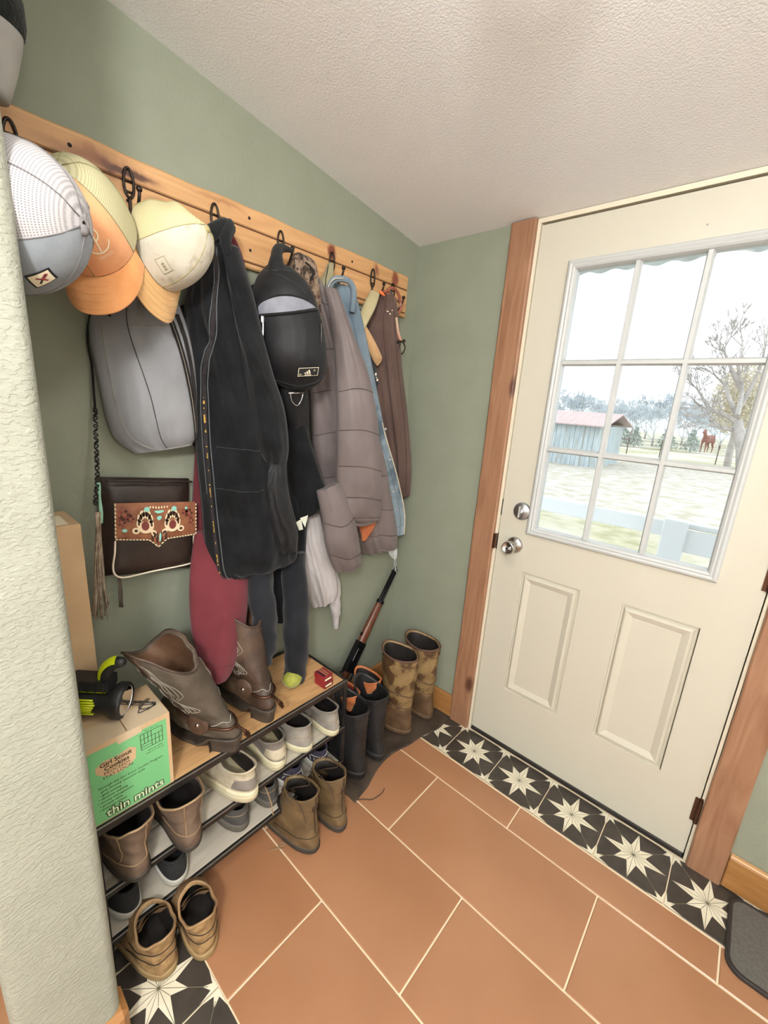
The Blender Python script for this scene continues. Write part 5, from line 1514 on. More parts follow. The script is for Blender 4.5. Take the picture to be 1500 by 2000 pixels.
# ------------------------------------------------------------------ shoes and boots
def foot(th, k, L, hw):
    """outline factor: k=1 a foot shape, k=0 an oval. returns (x, y) with y 0..1 from heel to toe"""
    c = cos(th); s_ = sin(th)
    p = 2.0 + .5 * k
    yy = .5 - .5 * (abs(c) ** (2 / p)) * (1 if c > 0 else -1)          # th=0 heel
    xx = (abs(s_) ** (2 / p)) * (1 if s_ > 0 else -1)
    prof = 1 - k * (.17 * (1 - yy) ** 1.2 + .10 * exp(-((yy - .38) ** 2) / .03))
    return xx * prof, yy
class Shoe:
    def __init__(s, name, label, cat, pos, ang, L, W_, sl, mats, group=None, rim=(0, 0), lean=(0, 0), toe=0.0, side=1, ztop=None,
                 sole=(.0, .022, .004), heel=None, crum=.002, seed=0, lin=None, tongue=None, N=46, point=0.0, flare=0):
        s.t = thing(name, label, cat, pos, group, ang)
        s.L = L; s.W = W_; s.sl = sl; s.rim = rim; s.lean = lean; s.side = side; s.crum = crum; s.seed = seed; s.point = point; s.toe = toe
        up, so, li = mats
        s.N = N
        NV = 30
        rows = [[s.P(i / NV, 2 * pi * j / N) for j in range(N)] for i in range(NV + 1)]
        mb = MB(); mb.grid(rows, 0, True)
        # rim roll and inner wall
        top = rows[-1]; c = sum(top, V()) / N
        ins = []
        for (sc, dz) in ((.97, .0018), (.93, .0005), (.91, -.006)):
            ins.append([c + (p - c) * sc + V((0, 0, dz)) for p in top])
        mb.grid([top] + ins, 0, True)
        s.up = mb.build('upper', up, s.t, True)
        nd = [ins[-1]]
        for f in (.92, .8, .62, .4, .22):
            r = [s.P(f, 2 * pi * j / N) for j in range(N)]; cc = sum(r, V()) / N
            yl = max(p.y for p in top) + .03
            r = [cc + (p - cc) * .90 for p in r]
            nd.append([V((p.x, min(p.y, yl + (.02 if f < .5 else 0)), p.z + .001)) for p in r])
        mb = MB(); mb.grid(nd, 0, True)
        o = len(mb.v); mb.add(list(nd[-1]) + [sum(nd[-1], V()) / N], [(k, (k + 1) % N, N) for k in range(N)])
        mb.build('lining', li, s.t, True)
        # sole
        z0, z1, e = sole
        def out(z, ex, y0=-.004, y1=None):
            y1 = y1 if y1 is not None else L + .004
            r = []
            for j in range(N):
                x, y = foot(2 * pi * j / N, 1, L, 1)
                x = s.pt(x, y)
                X = x * (W_ / 2 + ex); Y = -ex + (L + 2 * ex) * y
                zt = toe * max(0, y - .62) ** 1.5
                r.append(V((X * side + s.bend(y) * side, min(max(Y, y0 - ex), y1), z + zt)))
            return r
        zb = .0008
        if heel:
            hh, hl = heel
            # thin sole plus a stacked heel block
            mb = MB(); R_ = [out(hh - .004 + 0, e * .4), out(hh, e), out(hh + z1 * .6, e), out(hh + z1 * .6, 0)]
            for r in R_:
                for p in r:
                    if p.y > hl: 
                        q = min(1, (p.y - hl) / .045); q = q * q * (3 - 2 * q)
                        p.z -= (hh - .004 - zb) * q
            mb.grid(R_, 0, True); mb.add(R_[0], [tuple(range(N))]); mb.add(R_[-1], [tuple(range(N))])
            mb.build('sole', so, s.t, True)
            mb = MB(); R2 = [out(zb, -.003), out(hh * .5, -.002), out(hh, e)]
            for r in R2:
                for p in r: p.y = min(p.y, hl)
            mb.grid(R2, 0, True); mb.add(R2[0], [tuple(range(N))]); mb.add(R2[-1], [tuple(range(N))])
            mb.build('heel', so, s.t)
        else:
            mb = MB(); R_ = [out(zb, -.002), out(zb + .003, e), out((zb + z1) / 2, e * 1.1), out(z1 - .002, e), out(z1, e * .3), out(z1 - .0, -.006)]
            mb.grid(R_, 0, True); mb.add(R_[0], [tuple(range(N))]); mb.add(R_[-1], [tuple(range(N))])
            s.so = mb.build('sole', so, s.t, True)
            mb = MB()
            for zz in (z1 * .42, z1 * .72): mb.tube(out(zz, e * 1.12), .0009, 4, closed=True)
            mb.build('foxing_line', mat_line(so), s.t)
    def bend(s, y): return -.010 * sin(pi * min(1, y)) + .004 * y
    def pt(s, x, y):
        if s.point: x *= 1 - s.point * max(0, (y - .55) / .45) ** 1.3 * .75
        return x
    def P(s, v, th, lift=0.0):
        q = spl(s.sl, v)
        z, yh, yt, hw, k = q
        x, y = foot(th, max(0, min(1, k)), s.L, hw)
        x = s.pt(x, y) if k > .3 else x
        X = x * (hw + lift) * s.side; Y = yh - lift + (yt - yh + 2 * lift) * y
        if k > .05: X += s.bend(y) * s.side * min(1, k)
        a, b = s.rim
        wv = max(0, (v - .55) / .45) ** 2
        Z = z + wv * (a * (-cos(th)) + b * cos(2 * th))
        if s.toe: Z += s.toe * max(0, Y / s.L - .62) ** 1.5
        H = s.sl[-1][0]
        zz = max(0, Z - .06)
        Y += s.lean[0] * zz; X += s.lean[1] * zz
        if s.crum:
            e = s.crum * (sin(3 * th + Z * 60 + s.seed) * sin(Z * 95 + s.seed * 2 + 2 * sin(th)) + .6 * sin(5 * th + Z * 30 + s.seed * 3) * sin(Y * 70 + s.seed))
            r_ = V((X, Y - (yh + yt) / 2, 0))
            if r_.length > 1e-6: r_.normalize(); X += r_.x * e; Y += r_.y * e
        return V((X, Y, Z))
    def line(s, keys, r, m, name='seam', lift=.0008, n=26, ribbon=None):
        mb = MB()
        mb.tube([s.P(v, th, lift) for (v, th) in pth(keys, n)], r, 5)
        return mb.build(name, m, s.t, True)
    def loopline(s, v, r, m, name='welt_stitching', lift=.001, f=None):
        return MB().tube([s.P(v + (f(2 * pi * j / 48) if f else 0), 2 * pi * j / 48, lift) for j in range(48)], r, 5, closed=True).build(name, m, s.t, True)
    def patch(s, v0, v1, t0, t1, m, name, lift=.0022, nv=8, nt_=14, edge=None):
        rows = []
        for i in range(nv + 1):
            v = v0 + (v1 - v0) * i / nv
            r = []
            for j in range(nt_ + 1):
                u = j / nt_; th = t0 + (t1 - t0) * u
                vv = v + (edge(u) * i / nv if edge else 0)
                bor = min(i, nv - i, j, nt_ - j)
                r.append(s.P(vv, th, lift if bor else .0003))
            rows.append(r)
        mb = MB(); mb.grid(rows)
        return mb.build(name, m, s.t, True)
_ml = {}
def mat_line(m):
    if m.name not in _ml:
        b = m.node_tree.nodes['Principled BSDF'].inputs['Base Color'].default_value
        _ml[m.name] = mat(m.name + '_line', (b[0] * .6, b[1] * .6, b[2] * .55), rough=.8)
    return _ml[m.name]
def leather(name, c1, c2, c3=None, **k):
    d = dict(rough=.6, scale=14, bump=.6, bscale=55, bdist=.003, c3=c3, s3=9, r3=(.5, .66)); d.update(k)
    return mat(name, c1, c2, **d)
DN = leather('dark_shoe_lining', sr(30, 26, 24), sr(38, 33, 30))
BLKL = leather('black_lining', sr(16, 16, 17), sr(22, 22, 24))
m_wsole = leather('aged_cream_sole', sr(214, 206, 172), sr(226, 219, 190), sr(186, 172, 134), bump=.1)
m_whs = leather('white_rubber_sole', sr(204, 200, 190), sr(216, 212, 202), sr(160, 154, 142), bump=.1)
m_dsole = leather('dark_rubber_sole', sr(60, 52, 44), sr(76, 66, 56), sr(104, 90, 72))
m_bsole = leather('black_rubber_sole', sr(30, 28, 28), sr(44, 40, 38))
m_st = mat('pale_stitching', sr(150, 130, 104), rough=.8)
m_std = mat('dark_stitching', sr(48, 36, 28), rough=.8)
PI = pi
# slice tables: (z, heel y, toe y, half width, foot-ness)
def low(L, h=.085, hw=.047, o=.52): return [(.012, .0, L, hw, 1), (.028, -.003, L - .002, hw + .001, 1), (.045, -.002, L - .018, hw, 1), (.058, .002, L * .80, hw - .003, .85), (.068, .004, L * .66, hw - .007, .55), (h * .92, .006, L * (o + .04), hw - .010, .3), (h, .004, L * o, hw - .010, .15)]
def ankle(L, H, hw=.048, sh=.125, tw=.043): return [(.012, .0, L, hw, 1), (.032, -.003, L - .003, hw + .001, 1), (.050, -.001, L - .022, hw, 1), (.068, .003, L * .76, hw - .003, .8), (.088, .006, L * .60, hw - .007, .5), (H * .35 + .075, .006, L * .52, hw - .009, .2), (H * .7 + .02, .002, sh + .004, tw - .001, 0), (H * .88, -.002, sh + .004, tw, 0), (H, -.004, sh + .008, tw + .001, 0)]
def tall(L, H, hw=.050, sh=.145, tw=.055): return [(.012, .0, L, hw, 1), (.032, -.003, L - .003, hw + .001, 1), (.052, -.001, L - .022, hw, 1), (.074, .003, L * .76, hw - .003, .8), (.100, .006, L * .60, hw - .006, .5), (.135, .006, L * .52, hw - .006, .2), (.19, .000, sh - .006, tw - .010, 0), (.24, -.006, sh - .004, tw - .005, 0), (H * .8 + .03, -.010, sh, tw - .001, 0), (H - .02, -.012, sh + .004, tw, 0), (H, -.013, sh + .005, tw, 0)]
TOW = PI / 2          # rotation that points the toe to the wall (-x)
def laces(sh, v0, v1, m, n=5, w=.30, name='laces', loops=None):
    mb = MB()
    for k in range(n):
        v = v0 + (v1 - v0) * k / (n - 1); v2 = v + (v1 - v0) / n * .8
        mb.tube([sh.P(v, PI - w, .003), sh.P((v + v2) / 2, PI, .007), sh.P(v2, PI + w, .003)], .0016, 5)
        mb.tube([sh.P(v, PI + w, .003), sh.P((v + v2) / 2, PI, .0055), sh.P(v2, PI - w, .003)], .0016, 5)
    if loops:
        for L_ in loops: mb.tube(curve(L_, 26), .0014, 5)
    return mb.build(name, m, sh.t, True)
def eyelets(sh, v0, v1, m, n=4, w=.34):
    for k in range(n):
        for s_ in (-1, 1):
            p = sh.P(v0 + (v1 - v0) * k / (n - 1), PI + s_ * w, .0012)
            MB().lathe([(.0018, 0), (.0036, 0), (.0036, .001), (.0018, .0014)], p, (s_ * .5, .4, .6), 8, cap=False).build('eyelet', m, sh.t)

# 1-2 tan suede low boots on the floor, near the partition
G = 'shoes and boots on and around the rack'
m_suede = leather('dusty_tan_suede', sr(134, 104, 66), sr(170, 138, 94), sr(106, 76, 48), rough=.9, scale=40, s3=16)
m_suede2 = leather('tan_suede_lining', sr(150, 118, 82), sr(168, 136, 98))
m_suedsole = leather('muddy_tan_sole', sr(150, 124, 84), sr(168, 142, 102), sr(120, 94, 62))
for i, (pos, ang, lb, sd) in enumerate((((.420, -1.292, .001), TOW + .10, 'dusty tan suede low boot on the star tiles, nearest the partition', 1), ((.455, -1.212, .001), TOW - .08, 'dusty tan suede low boot with worn collar, right one of its pair by the partition', -1))):
    S_ = Shoe('suede_boot', lb, 'boot', pos, ang, .285, .104, [(.012, .0, .285, .050, 1), (.028, -.004, .283, .052, 1), (.045, -.004, .265, .051, 1), (.062, .0, .225, .049, .85), (.078, .002, .185, .047, .55), (.098, .003, .145, .046, .25), (.120, .000, .116, .044, .1)], (m_suede, m_suedsole, DN), G, rim=(-.004, .012), side=sd, crum=.0032, seed=i * 2 + 1, toe=-.0)
    mb = MB(); rr = []
    for k in range(9):
        v = k / 8
        rr.append([V((x * sd, 0.122 - .045 * v - .3 * x * x / .03, .078 + .066 * v - .006 * (x / .03) ** 2)) for x in [-.033 + .0066 * q for q in range(11)]])
    mb.grid(rr); mb.grid([[p - V((0, .006, .004)) for p in r] for r in rr]); mb.build('tongue', m_suede2, S_.t, True)
    S_.line([(.25, -1.5), (.42, -1.0), (.50, 0), (.42, 1.0), (.25, 1.5)], .0012, m_std)
    S_.line([(.70, -1.6), (.72, -.8), (.74, 0), (.72, .8), (.70, 1.6)], .0012, m_std, 'collar_seam')
    S_.loopline(1.0, .0034, m_suede2, 'collar_binding', .0)

# 3-4 brown lace-up boots in the middle of the floor
m_bb = leather('scuffed_brown_leather', sr(92, 74, 48), sr(122, 100, 68), sr(70, 52, 34), rough=.6)
m_lacem = leather('brown_bootlace', sr(62, 44, 34), sr(76, 56, 44), bump=0)
for i, (pos, ang, lb, sd) in enumerate((((.446, -.848, .001), TOW + .05, 'scuffed brown lace-up work boot on the floor before the rack, left of its pair', 1), ((.458, -.740, .001), TOW + .02, 'scuffed brown lace-up work boot on the floor before the rack, beside the black boots', -1))):
    S_ = Shoe('lace_up_boot', lb, 'boot', pos, ang, .29, .100, ankle(.295, .198, .049, .124, .044), (m_bb, m_dsole, DN), G, rim=(-.012, .004), side=sd, crum=.0022, seed=i * 3 + 4, lean=(.10, 0.0))
    laces(S_, .62, .96, m_lacem, 5, .42, loops=[[(.01, .13, .16), (.03, .12, .20), (.01, .05, .225), (-.02, .08, .215), (-.015, .125, .17)], [(-.01, .13, .16), (-.04, .11, .205), (-.046, .03, .20), (-.046, .0, .16)]])
    S_.line([(.18, -1.6), (.30, -.9), (.36, 0), (.30, .9), (.18, 1.6)], .0011, m_std)
    S_.line([(.40, 0), (.70, 0), (.99, 0)], .0018, m_std, 'heel_seam')
    S_.loopline(1.0, .0026, m_bb, 'collar_roll', .0)
    S_.patch(.70, .86, -.22, .22, leather('dark_pull_tab', sr(52, 38, 26), sr(64, 48, 34)) if i == 0 else bpy.data.materials['dark_pull_tab'], 'heel_tab', .004)
    eyelets(S_, .66, .94, m_chrome, 4, .50)

# 5-6 black pull-on boots on the dark floor mat
m_bk = leather('black_leather', sr(24, 24, 26), sr(36, 36, 38), sr(48, 44, 42), rough=.5)
for i, (pos, ang, lb, sd) in enumerate((((.368, -.548, .006), TOW + .02, 'tall black pull-on boot touching the corner leg of the rack', 1), ((.362, -.435, .006), TOW - .04, 'tall black pull-on boot, the one farther from the rack', -1))):
    S_ = Shoe('black_boot', lb, 'boot', pos, ang, .29, .100, tall(.29, .300 if i else .305, .052, .146, .056), (m_bk, m_bsole, BLKL), G, rim=(.012, .012), side=sd, crum=.002, seed=i * 5 + 2, heel=(.024, .075), lean=(.06, -.02))
    S_.loopline(1.0, .0022, m_bk, 'collar_roll', .0)
    S_.line([(.2, -1.5), (.34, -.8), (.40, 0), (.34, .8), (.2, 1.5)], .0011, m_std)
    S_.line([(.3, 1.4), (.7, 1.5), (.99, 1.57)], .0014, m_std, 'side_seam')

# 7-8 camouflage rubber boots in the corner
m_cam = leather('muddy_camo_boot', sr(122, 98, 62), sr(150, 126, 84), sr(84, 60, 36), rough=.6, scale=12, s3=14, r3=(.5, .56))
m_camd = leather('mud_brown_boot', sr(84, 62, 42), sr(104, 80, 54), sr(66, 48, 34))
m_rimb = leather('brown_boot_binding', sr(84, 58, 48), sr(100, 72, 60))
for i, (pos, ang, lb, sd) in enumerate((((.348, -.236, .006), TOW + .06, 'tall muddy camouflage rubber boot in the corner, front one', 1), ((.362, -.092, .006), TOW - .02, 'tall muddy camouflage rubber boot against the door wall', -1))):
    S_ = Shoe('rubber_boot', lb, 'boot', pos, ang, .30, .108, tall(.30, .375, .052, .158, .064), (m_cam, m_camd, DN), G, rim=(.006, .004), side=sd, crum=.003, seed=i * 4 + 1, lean=(.03, -.03 if i else 0))
    S_.loopline(1.0, .0040, m_rimb, 'collar_binding', .0)
    S_.patch(.06, .47, 0, 2 * PI, m_camd, 'mud_foot', .0016, 10, 40)
    S_.line([(.62, -3.1), (.64, -1.5), (.60, 0), (.64, 1.5), (.62, 3.1)], .0030, m_camd, 'ankle_crease')
    S_.line([(.52, -2.2), (.50, -1), (.49, 0), (.50, 1), (.52, 2.2)], .0026, m_camd, 'ankle_crease')
    S_.line([(.97, -.6), (.86, -.5), (.80, .1), (.84, .8), (.97, .9)], .0016, m_rimb, 'strap_seam')

# 9-10 orange-lined boots behind the black ones
m_or = leather('orange_leather', sr(184, 104, 58), sr(204, 126, 78), sr(150, 78, 44))
m_rl2 = leather('red_lining', sr(128, 44, 38), sr(146, 56, 48))
for i, (pos, ang, lb, sd) in enumerate((((.262, -.500, .006), TOW + .0, 'orange leather boot with red lining behind the black boots, nearer the rack', 1), ((.262, -.375, .006), TOW - .05, 'orange leather boot half hidden between black boot and camouflage boot', -1))):
    S_ = Shoe('orange_boot', lb, 'boot', pos, ang, .235, .092, tall(.235, .285, .046, .118, .044), (m_or, m_wsole, m_rl2 if i == 0 else DN), G, rim=(.0, .006), side=sd, crum=.002, seed=i + 7, lean=(.04, 0))
    S_.loopline(1.0, .0022, m_or, 'collar_roll', .0)
    S_.line([(.66, -1.5), (.7, 0), (.66, 1.5)], .0016, m_st, 'stitching')

# 11-12 brown ankle boots on the middle shelf
m_ab = leather('worn_brown_nubuck', sr(96, 78, 64), sr(124, 104, 86), sr(78, 60, 48), rough=.75, scale=9)
m_abe = leather('tan_boot_edge', sr(146, 120, 88), sr(164, 138, 104))
for i, (pos, ang, lb, sd) in enumerate((((.336, -1.308, .2522), TOW + .06, 'brown slouchy ankle boot on the middle shelf, against the partition', 1), ((.356, -1.192, .2522), TOW - .0, 'brown slouchy ankle boot on the middle shelf beside the cream sneaker', -1))):
    S_ = Shoe('ankle_boot', lb, 'boot', pos, ang, .28, .098, [(.012, 0, .28, .047, 1), (.032, -.003, .277, .048, 1), (.050, -.001, .258, .047, 1), (.064, .003, .21, .045, .8), (.082, .006, .165, .044, .5), (.100, .005, .140, .047, .2), (.122, .000, .134, .050, 0), (.143, -.006, .142, .052, 0)], (m_ab, m_dsole, DN), G, rim=(-.010, .010), side=sd, crum=.0028, seed=i * 2 + 3, sole=(0, .018, .003))
    S_.loopline(1.0, .0030, m_abe, 'collar_binding', .0)
    S_.line([(.20, -1.5), (.30, -.9), (.34, 0), (.30, .9), (.20, 1.5)], .0014, m_abe)
    S_.line([(.32, .35), (.65, .30), (.98, .36)], .0016, m_abe, 'heel_seam')
    S_.line([(.34, -.9), (.62, -.75), (.98, -.9)], .0014, m_abe, 'side_seam')

# 13-14 cream sneakers with grey suede, laces trailing
m_cs = leather('cream_suede', sr(188, 176, 150), sr(206, 196, 172), sr(150, 134, 108), rough=.85)
m_gs = leather('taupe_suede_panel', sr(122, 114, 106), sr(140, 132, 124), rough=.9)
for i, (pos, ang, lb, sd, L_) in enumerate((((.338, -1.005, .2522), TOW + .14, 'cream sneaker with thick sole and trailing lace on the middle shelf', 1, .29), ((.305, -.888, .2522), TOW - .05, 'grey suede sneaker with thick cream sole, tucked on the middle shelf', -1, .275))):
    S_ = Shoe('sneaker', lb, 'shoe', pos, ang, L_, .102, low(L_, .096, .048, .50), (m_cs if i == 0 else m_gs, m_wsole, DN), G, rim=(-.006, .006), side=sd, crum=.0016, seed=i + 3, sole=(0, .036, .004))
    S_.patch(.30, .72, -1.0, 1.0, m_gs if i == 0 else m_cs, 'heel_counter', .0028)
    S_.patch(.60, 1.0, PI - .7, PI + .7, m_cs, 'tongue', .008)
    laces(S_, .62, .92, m_pr_white, 4, .4)
    S_.loopline(1.0, .0034, m_gs if i else m_cs, 'collar_padding', .0)
    if i == 0:
        MB().tube(curve([(.030, .10, .085), (.058, .12, .05), (.066, .09, .012), (.074, .055, -.022), (.052, -.012, -.040), (.03, -.05, -.052)], 24), .0018, 6).build('trailing_lace', m_suede2, S_.t, True)

# 15-16 grey canvas slip-ons
m_gc = leather('washed_grey_canvas', sr(142, 136, 128), sr(166, 160, 150), sr(122, 114, 104), rough=.9, bscale=500)
for i, (pos, ang, lb, sd) in enumerate((((.312, -.775, .2522), TOW + .10, 'pale grey canvas slip-on on the middle shelf, left of its pair', 1), ((.322, -.665, .2522), TOW - .02, 'pale grey canvas slip-on at the open end of the middle shelf', -1))):
    S_ = Shoe('canvas_shoe', lb, 'shoe', pos, ang, .27, .096, low(.27, .092, .046, .50), (m_gc, m_wsole, DN), G, rim=(-.008, .004), side=sd, crum=.0012, seed=i + 9, sole=(0, .026, .003))
    S_.loopline(1.0, .0028, m_gc, 'collar_padding', .0)
    S_.line([(.25, -1.4), (.45, -.9), (.55, 0), (.45, .9), (.25, 1.4)], .0010, m_st)
    S_.line([(.35, .0), (.7, 0), (.97, 0)], .0013, m_st, 'heel_seam')
    S_.patch(.62, .98, PI - 1.1, PI + 1.1, m_gc, 'elastic_gore', .003)

# bottom shelf
m_sl = leather('black_canvas', sr(34, 35, 36), sr(44, 45, 46), rough=.85, bscale=500)
for i, (pos, ang, lb, sd) in enumerate((((.290, -1.325, .0958), TOW + .05, 'black slip-on shoe with white sole on the bottom shelf, against the partition', 1), ((.300, -1.212, .0958), TOW + .02, 'black slip-on shoe with white sole on the bottom shelf, right of its pair', -1))):
    S_ = Shoe('slip_on_shoe', lb, 'shoe', pos, ang, .27, .098, low(.27, .080, .046, .52), (m_sl, m_whs, BLKL), G, side=sd, crum=.0008, seed=i, sole=(0, .024, .0035))
    S_.loopline(1.0, .0028, m_sl, 'collar_padding', .0)
m_dg = leather('dark_grey_knit', sr(70, 68, 66), sr(86, 84, 80), sr(104, 98, 90), rough=.9, bscale=300)
m_dgs = leather('grey_rubber_sole', sr(96, 90, 82), sr(110, 104, 96), rough=.8)
for i, (pos, ang, lb, sd) in enumerate((((.288, -1.010, .0958), TOW + .0, 'dark grey trainer on the bottom shelf under the trailing lace', 1), ((.284, -.902, .0958), TOW + .0, 'dark grey trainer on the bottom shelf beside the navy one', -1))):
    S_ = Shoe('grey_trainer', lb, 'shoe', pos, ang, .27, .098, low(.27, .078, .046, .52), (m_dg, m_dgs, DN), G, side=sd, crum=.0012, seed=i + 2, sole=(0, .028, .0035))
    S_.loopline(1.0, .0028, m_dg, 'collar_padding', .0)
    S_.line([(.25, -1.4), (.45, -.9), (.55, 0), (.45, .9), (.25, 1.4)], .0012, m_st)
m_nv = leather('navy_violet_knit', sr(52, 48, 66), sr(70, 66, 86), sr(40, 38, 50), rough=.8, bscale=300)
for i, (pos, ang, lb, sd) in enumerate((((.290, -.800, .0958), TOW + .05, 'navy knit running shoe with white sole on the bottom shelf, left of its pair', 1), ((.298, -.690, .0958), TOW - .02, 'navy knit running shoe with white sole at the end of the bottom shelf', -1))):
    S_ = Shoe('running_shoe', lb, 'shoe', pos, ang, .265, .094, low(.265, .086, .045, .50), (m_nv, m_whs, BLKL), G, side=sd, crum=.0010, seed=i + 5, sole=(0, .032, .004))
    S_.loopline(1.0, .0030, m_nv, 'collar_padding', .0)
    mb = MB()
    for k in range(9):
        a = -1.0 + 2.0 * k / 8
        mb.tube([S_.P(.30, a, .0035), S_.P(.46, a + .10, .0030)], .0016, 5)
    mb.build('heel_ribs', m_whs, S_.t, True)
    S_.line([(.50, -1.2), (.62, 0), (.50, 1.2)], .0014, m_whs, 'piping')

# cowboy boots on the rack top
m_cb = leather('weathered_grey_brown_leather', sr(74, 66, 56), sr(100, 90, 78), sr(122, 112, 98), rough=.6, scale=10, s3=7, r3=(.55, .75))
m_cb2 = leather('dark_brown_leather', sr(56, 42, 34), sr(78, 60, 48), sr(98, 78, 62), rough=.5)
m_spur = leather('spur_leather', sr(70, 52, 40), sr(92, 70, 54), rough=.45)
m_sst = mat('pale_shaft_stitching', sr(150, 146, 132), rough=.8)
m_cbl = leather('tan_boot_lining', sr(96, 68, 48), sr(120, 88, 64))
def cowboy(label, pos, ang, tilt, um, sd, seed, stitch):
    L_ = .305
    sl = [(.044, .006, L_, .044, 1), (.056, .0, L_ - .004, .045, 1), (.072, -.002, L_ - .026, .044, 1), (.090, .0, L_ * .78, .042, .8), (.112, .004, L_ * .62, .040, .55), (.145, .004, L_ * .50, .046, .2), (.19, -.002, .146, .054, 0), (.24, -.010, .152, .060, 0), (.29, -.018, .160, .063, 0), (.325, -.022, .166, .065, 0)]
    S_ = Shoe('cowboy_boot', label, 'boot', pos, ang, L_, .094, sl, (um, m_dsole, m_cbl), G, rim=(.0, -.030), side=sd, crum=.0035, seed=seed, heel=(.040, .062), sole=(0, .010, .004), point=.55, lean=tilt)
    S_.loopline(1.0, .0030, m_cb2, 'collar_binding', .0)
    for s_ in (-1, 1):
        for k in range(4):
            w_ = .25 + .16 * k
            S_.line([(.52 + .02 * k, s_ * PI / 2), (.60, s_ * (PI / 2 - w_)), (.68, s_ * (PI / 2 - w_ * .4)), (.76, s_ * (PI / 2 - w_)), (.86, s_ * (PI / 2 - w_ * .5)), (.93, s_ * (PI / 2 - w_ * .2))], .0009, stitch, 'shaft_stitching', .0008, 30)
            S_.line([(.52 + .02 * k, s_ * PI / 2), (.60, s_ * (PI / 2 + w_)), (.68, s_ * (PI / 2 + w_ * .4)), (.76, s_ * (PI / 2 + w_)), (.86, s_ * (PI / 2 + w_ * .5)), (.93, s_ * (PI / 2 + w_ * .2))], .0009, stitch, 'shaft_stitching', .0008, 30)
        S_.line([(.50, s_ * 1.57), (.75, s_ * 1.57), (.99, s_ * 1.57)], .0018, m_cb2, 'side_piping')
    # vamp tongue, heel counter, pull strap
    S_.patch(.02, .40, -.9, .9, um, 'heel_counter', .0026)
    S_.line([(.36, -.95), (.44, -.4), (.40, 0), (.44, .4), (.36, .95)], .0013, stitch, 'counter_seam')
    S_.patch(.80, 1.0, PI / 2 - .14, PI / 2 + .14, m_cb2, 'pull_strap', .005)
    S_.patch(.80, 1.0, -PI / 2 - .14, -PI / 2 + .14, m_cb2, 'pull_strap', .005)
    # spur: heel band, strap, round concho, shank and rowel
    MB().tube([S_.P(.34, a, .006) for a in [-1.55 + 3.1 * k / 24 for k in range(25)]], .0042, 8).build('spur_band', m_bronze, S_.t, True)
    mb = MB()
    rows = []
    for k in range(30):
        a = 1.45 + (2 * PI - 2.9) * k / 29
        v = .40 + .09 * sin(pi * k / 29)
        rows.append([S_.P(v - .045, a, .006), S_.P(v, a, .008), S_.P(v + .045, a, .006)])
    mb.grid(rows); mb.build('spur_strap', m_spur, S_.t, True)
    for s_ in (-1, 1):
        c = S_.P(.38, s_ * 1.30, .010); n_ = V((s_ * sd, -.25, .12))
        mb = MB().lathe([(0, 0), (.031, 0), (.032, .002), (.030, .0045), (.010, .006), (0, .006)], c, n_, 26); mb.build('spur_concho', m_spur, S_.t, True)
        MB().lathe([(0, 0), (.0055, 0), (.005, .003), (0, .004)], c + n_.normalized() * .0055, n_, 14).build('concho_stud', m_chrome, S_.t, True)
    b = S_.P(.34, 0, .006)
    MB().tube(curve([b, b + V((0, -.02, .002)), b + V((0, -.038, -.004))], 8), [.0055, .005, .0045, .004, .004, .004, .0045, .0045], 8).build('spur_shank', m_bronze, S_.t, True)
    rw = MB(); cc = b + V((0, -.044, -.007)); pts = []
    for k in range(20):
        a = 2 * pi * k / 20; r = .015 if k % 2 == 0 else .008
        pts.append((r * cos(a), r * sin(a)))
    vs = [cc + V((-.0016, p[0], p[1])) for p in pts] + [cc + V((.0016, p[0], p[1])) for p in pts]
    rw.add(vs, [tuple(range(20)), tuple(range(20, 40))] + [(k, (k + 1) % 20, 20 + (k + 1) % 20, 20 + k) for k in range(20)])
    rw.build('spur_rowel', m_bronze, S_.t)
    return S_
cowboy('weathered grey-brown cowboy boot with spur leaning beside the green cookie box', (.326, -1.042, SZ + .001), TOW + .30, (.30, -.40), m_cb, 1, 3, m_sst)
cowboy('dark brown cowboy boot with spur upright beneath the maroon sleeve', (.300, -.915, SZ + .001), TOW + .12, (.42, .02), m_cb2, -1, 8, m_sst)

# ------------------------------------------------------------------ things on the rack top
def carton(name, label, a, b, m, flapm, parts_=True):
    c = ((a[0] + b[0]) / 2, (a[1] + b[1]) / 2, a[2])
    t = thing(name, label, 'box', c)
    part(MB().bev(a, b, .0015), 'carton', m, t)
    part(MB().box((a[0] + .003, (a[1] + b[1]) / 2 - .0012, b[2] - .0002), (b[0] - .003, (a[1] + b[1]) / 2 + .0012, b[2] + .0009)), 'flap_gap', flapm, t)
    return t
m_cd = mat('kraft_cardboard', sr(192, 162, 124), sr(204, 174, 136), rough=.85, scale=10, bump=.1, bscale=300)
m_cdd = mat('cardboard_edge', sr(120, 88, 58), rough=.9)
t = carton('cardboard_box', 'tall plain cardboard box standing behind the flashlight against the wall', (.012, -1.398, SZ + .001), (.150, -1.310, 1.115), m_cd, m_cdd)
part(MB().bev((.060, -1.380, 1.1155), (.140, -1.330, 1.1165), .0003), 'label', m_pr_white, t)
part(MB().box((.012, -1.3106, 1.080), (.150, -1.3096, 1.082)), 'crease', m_cdd, t)
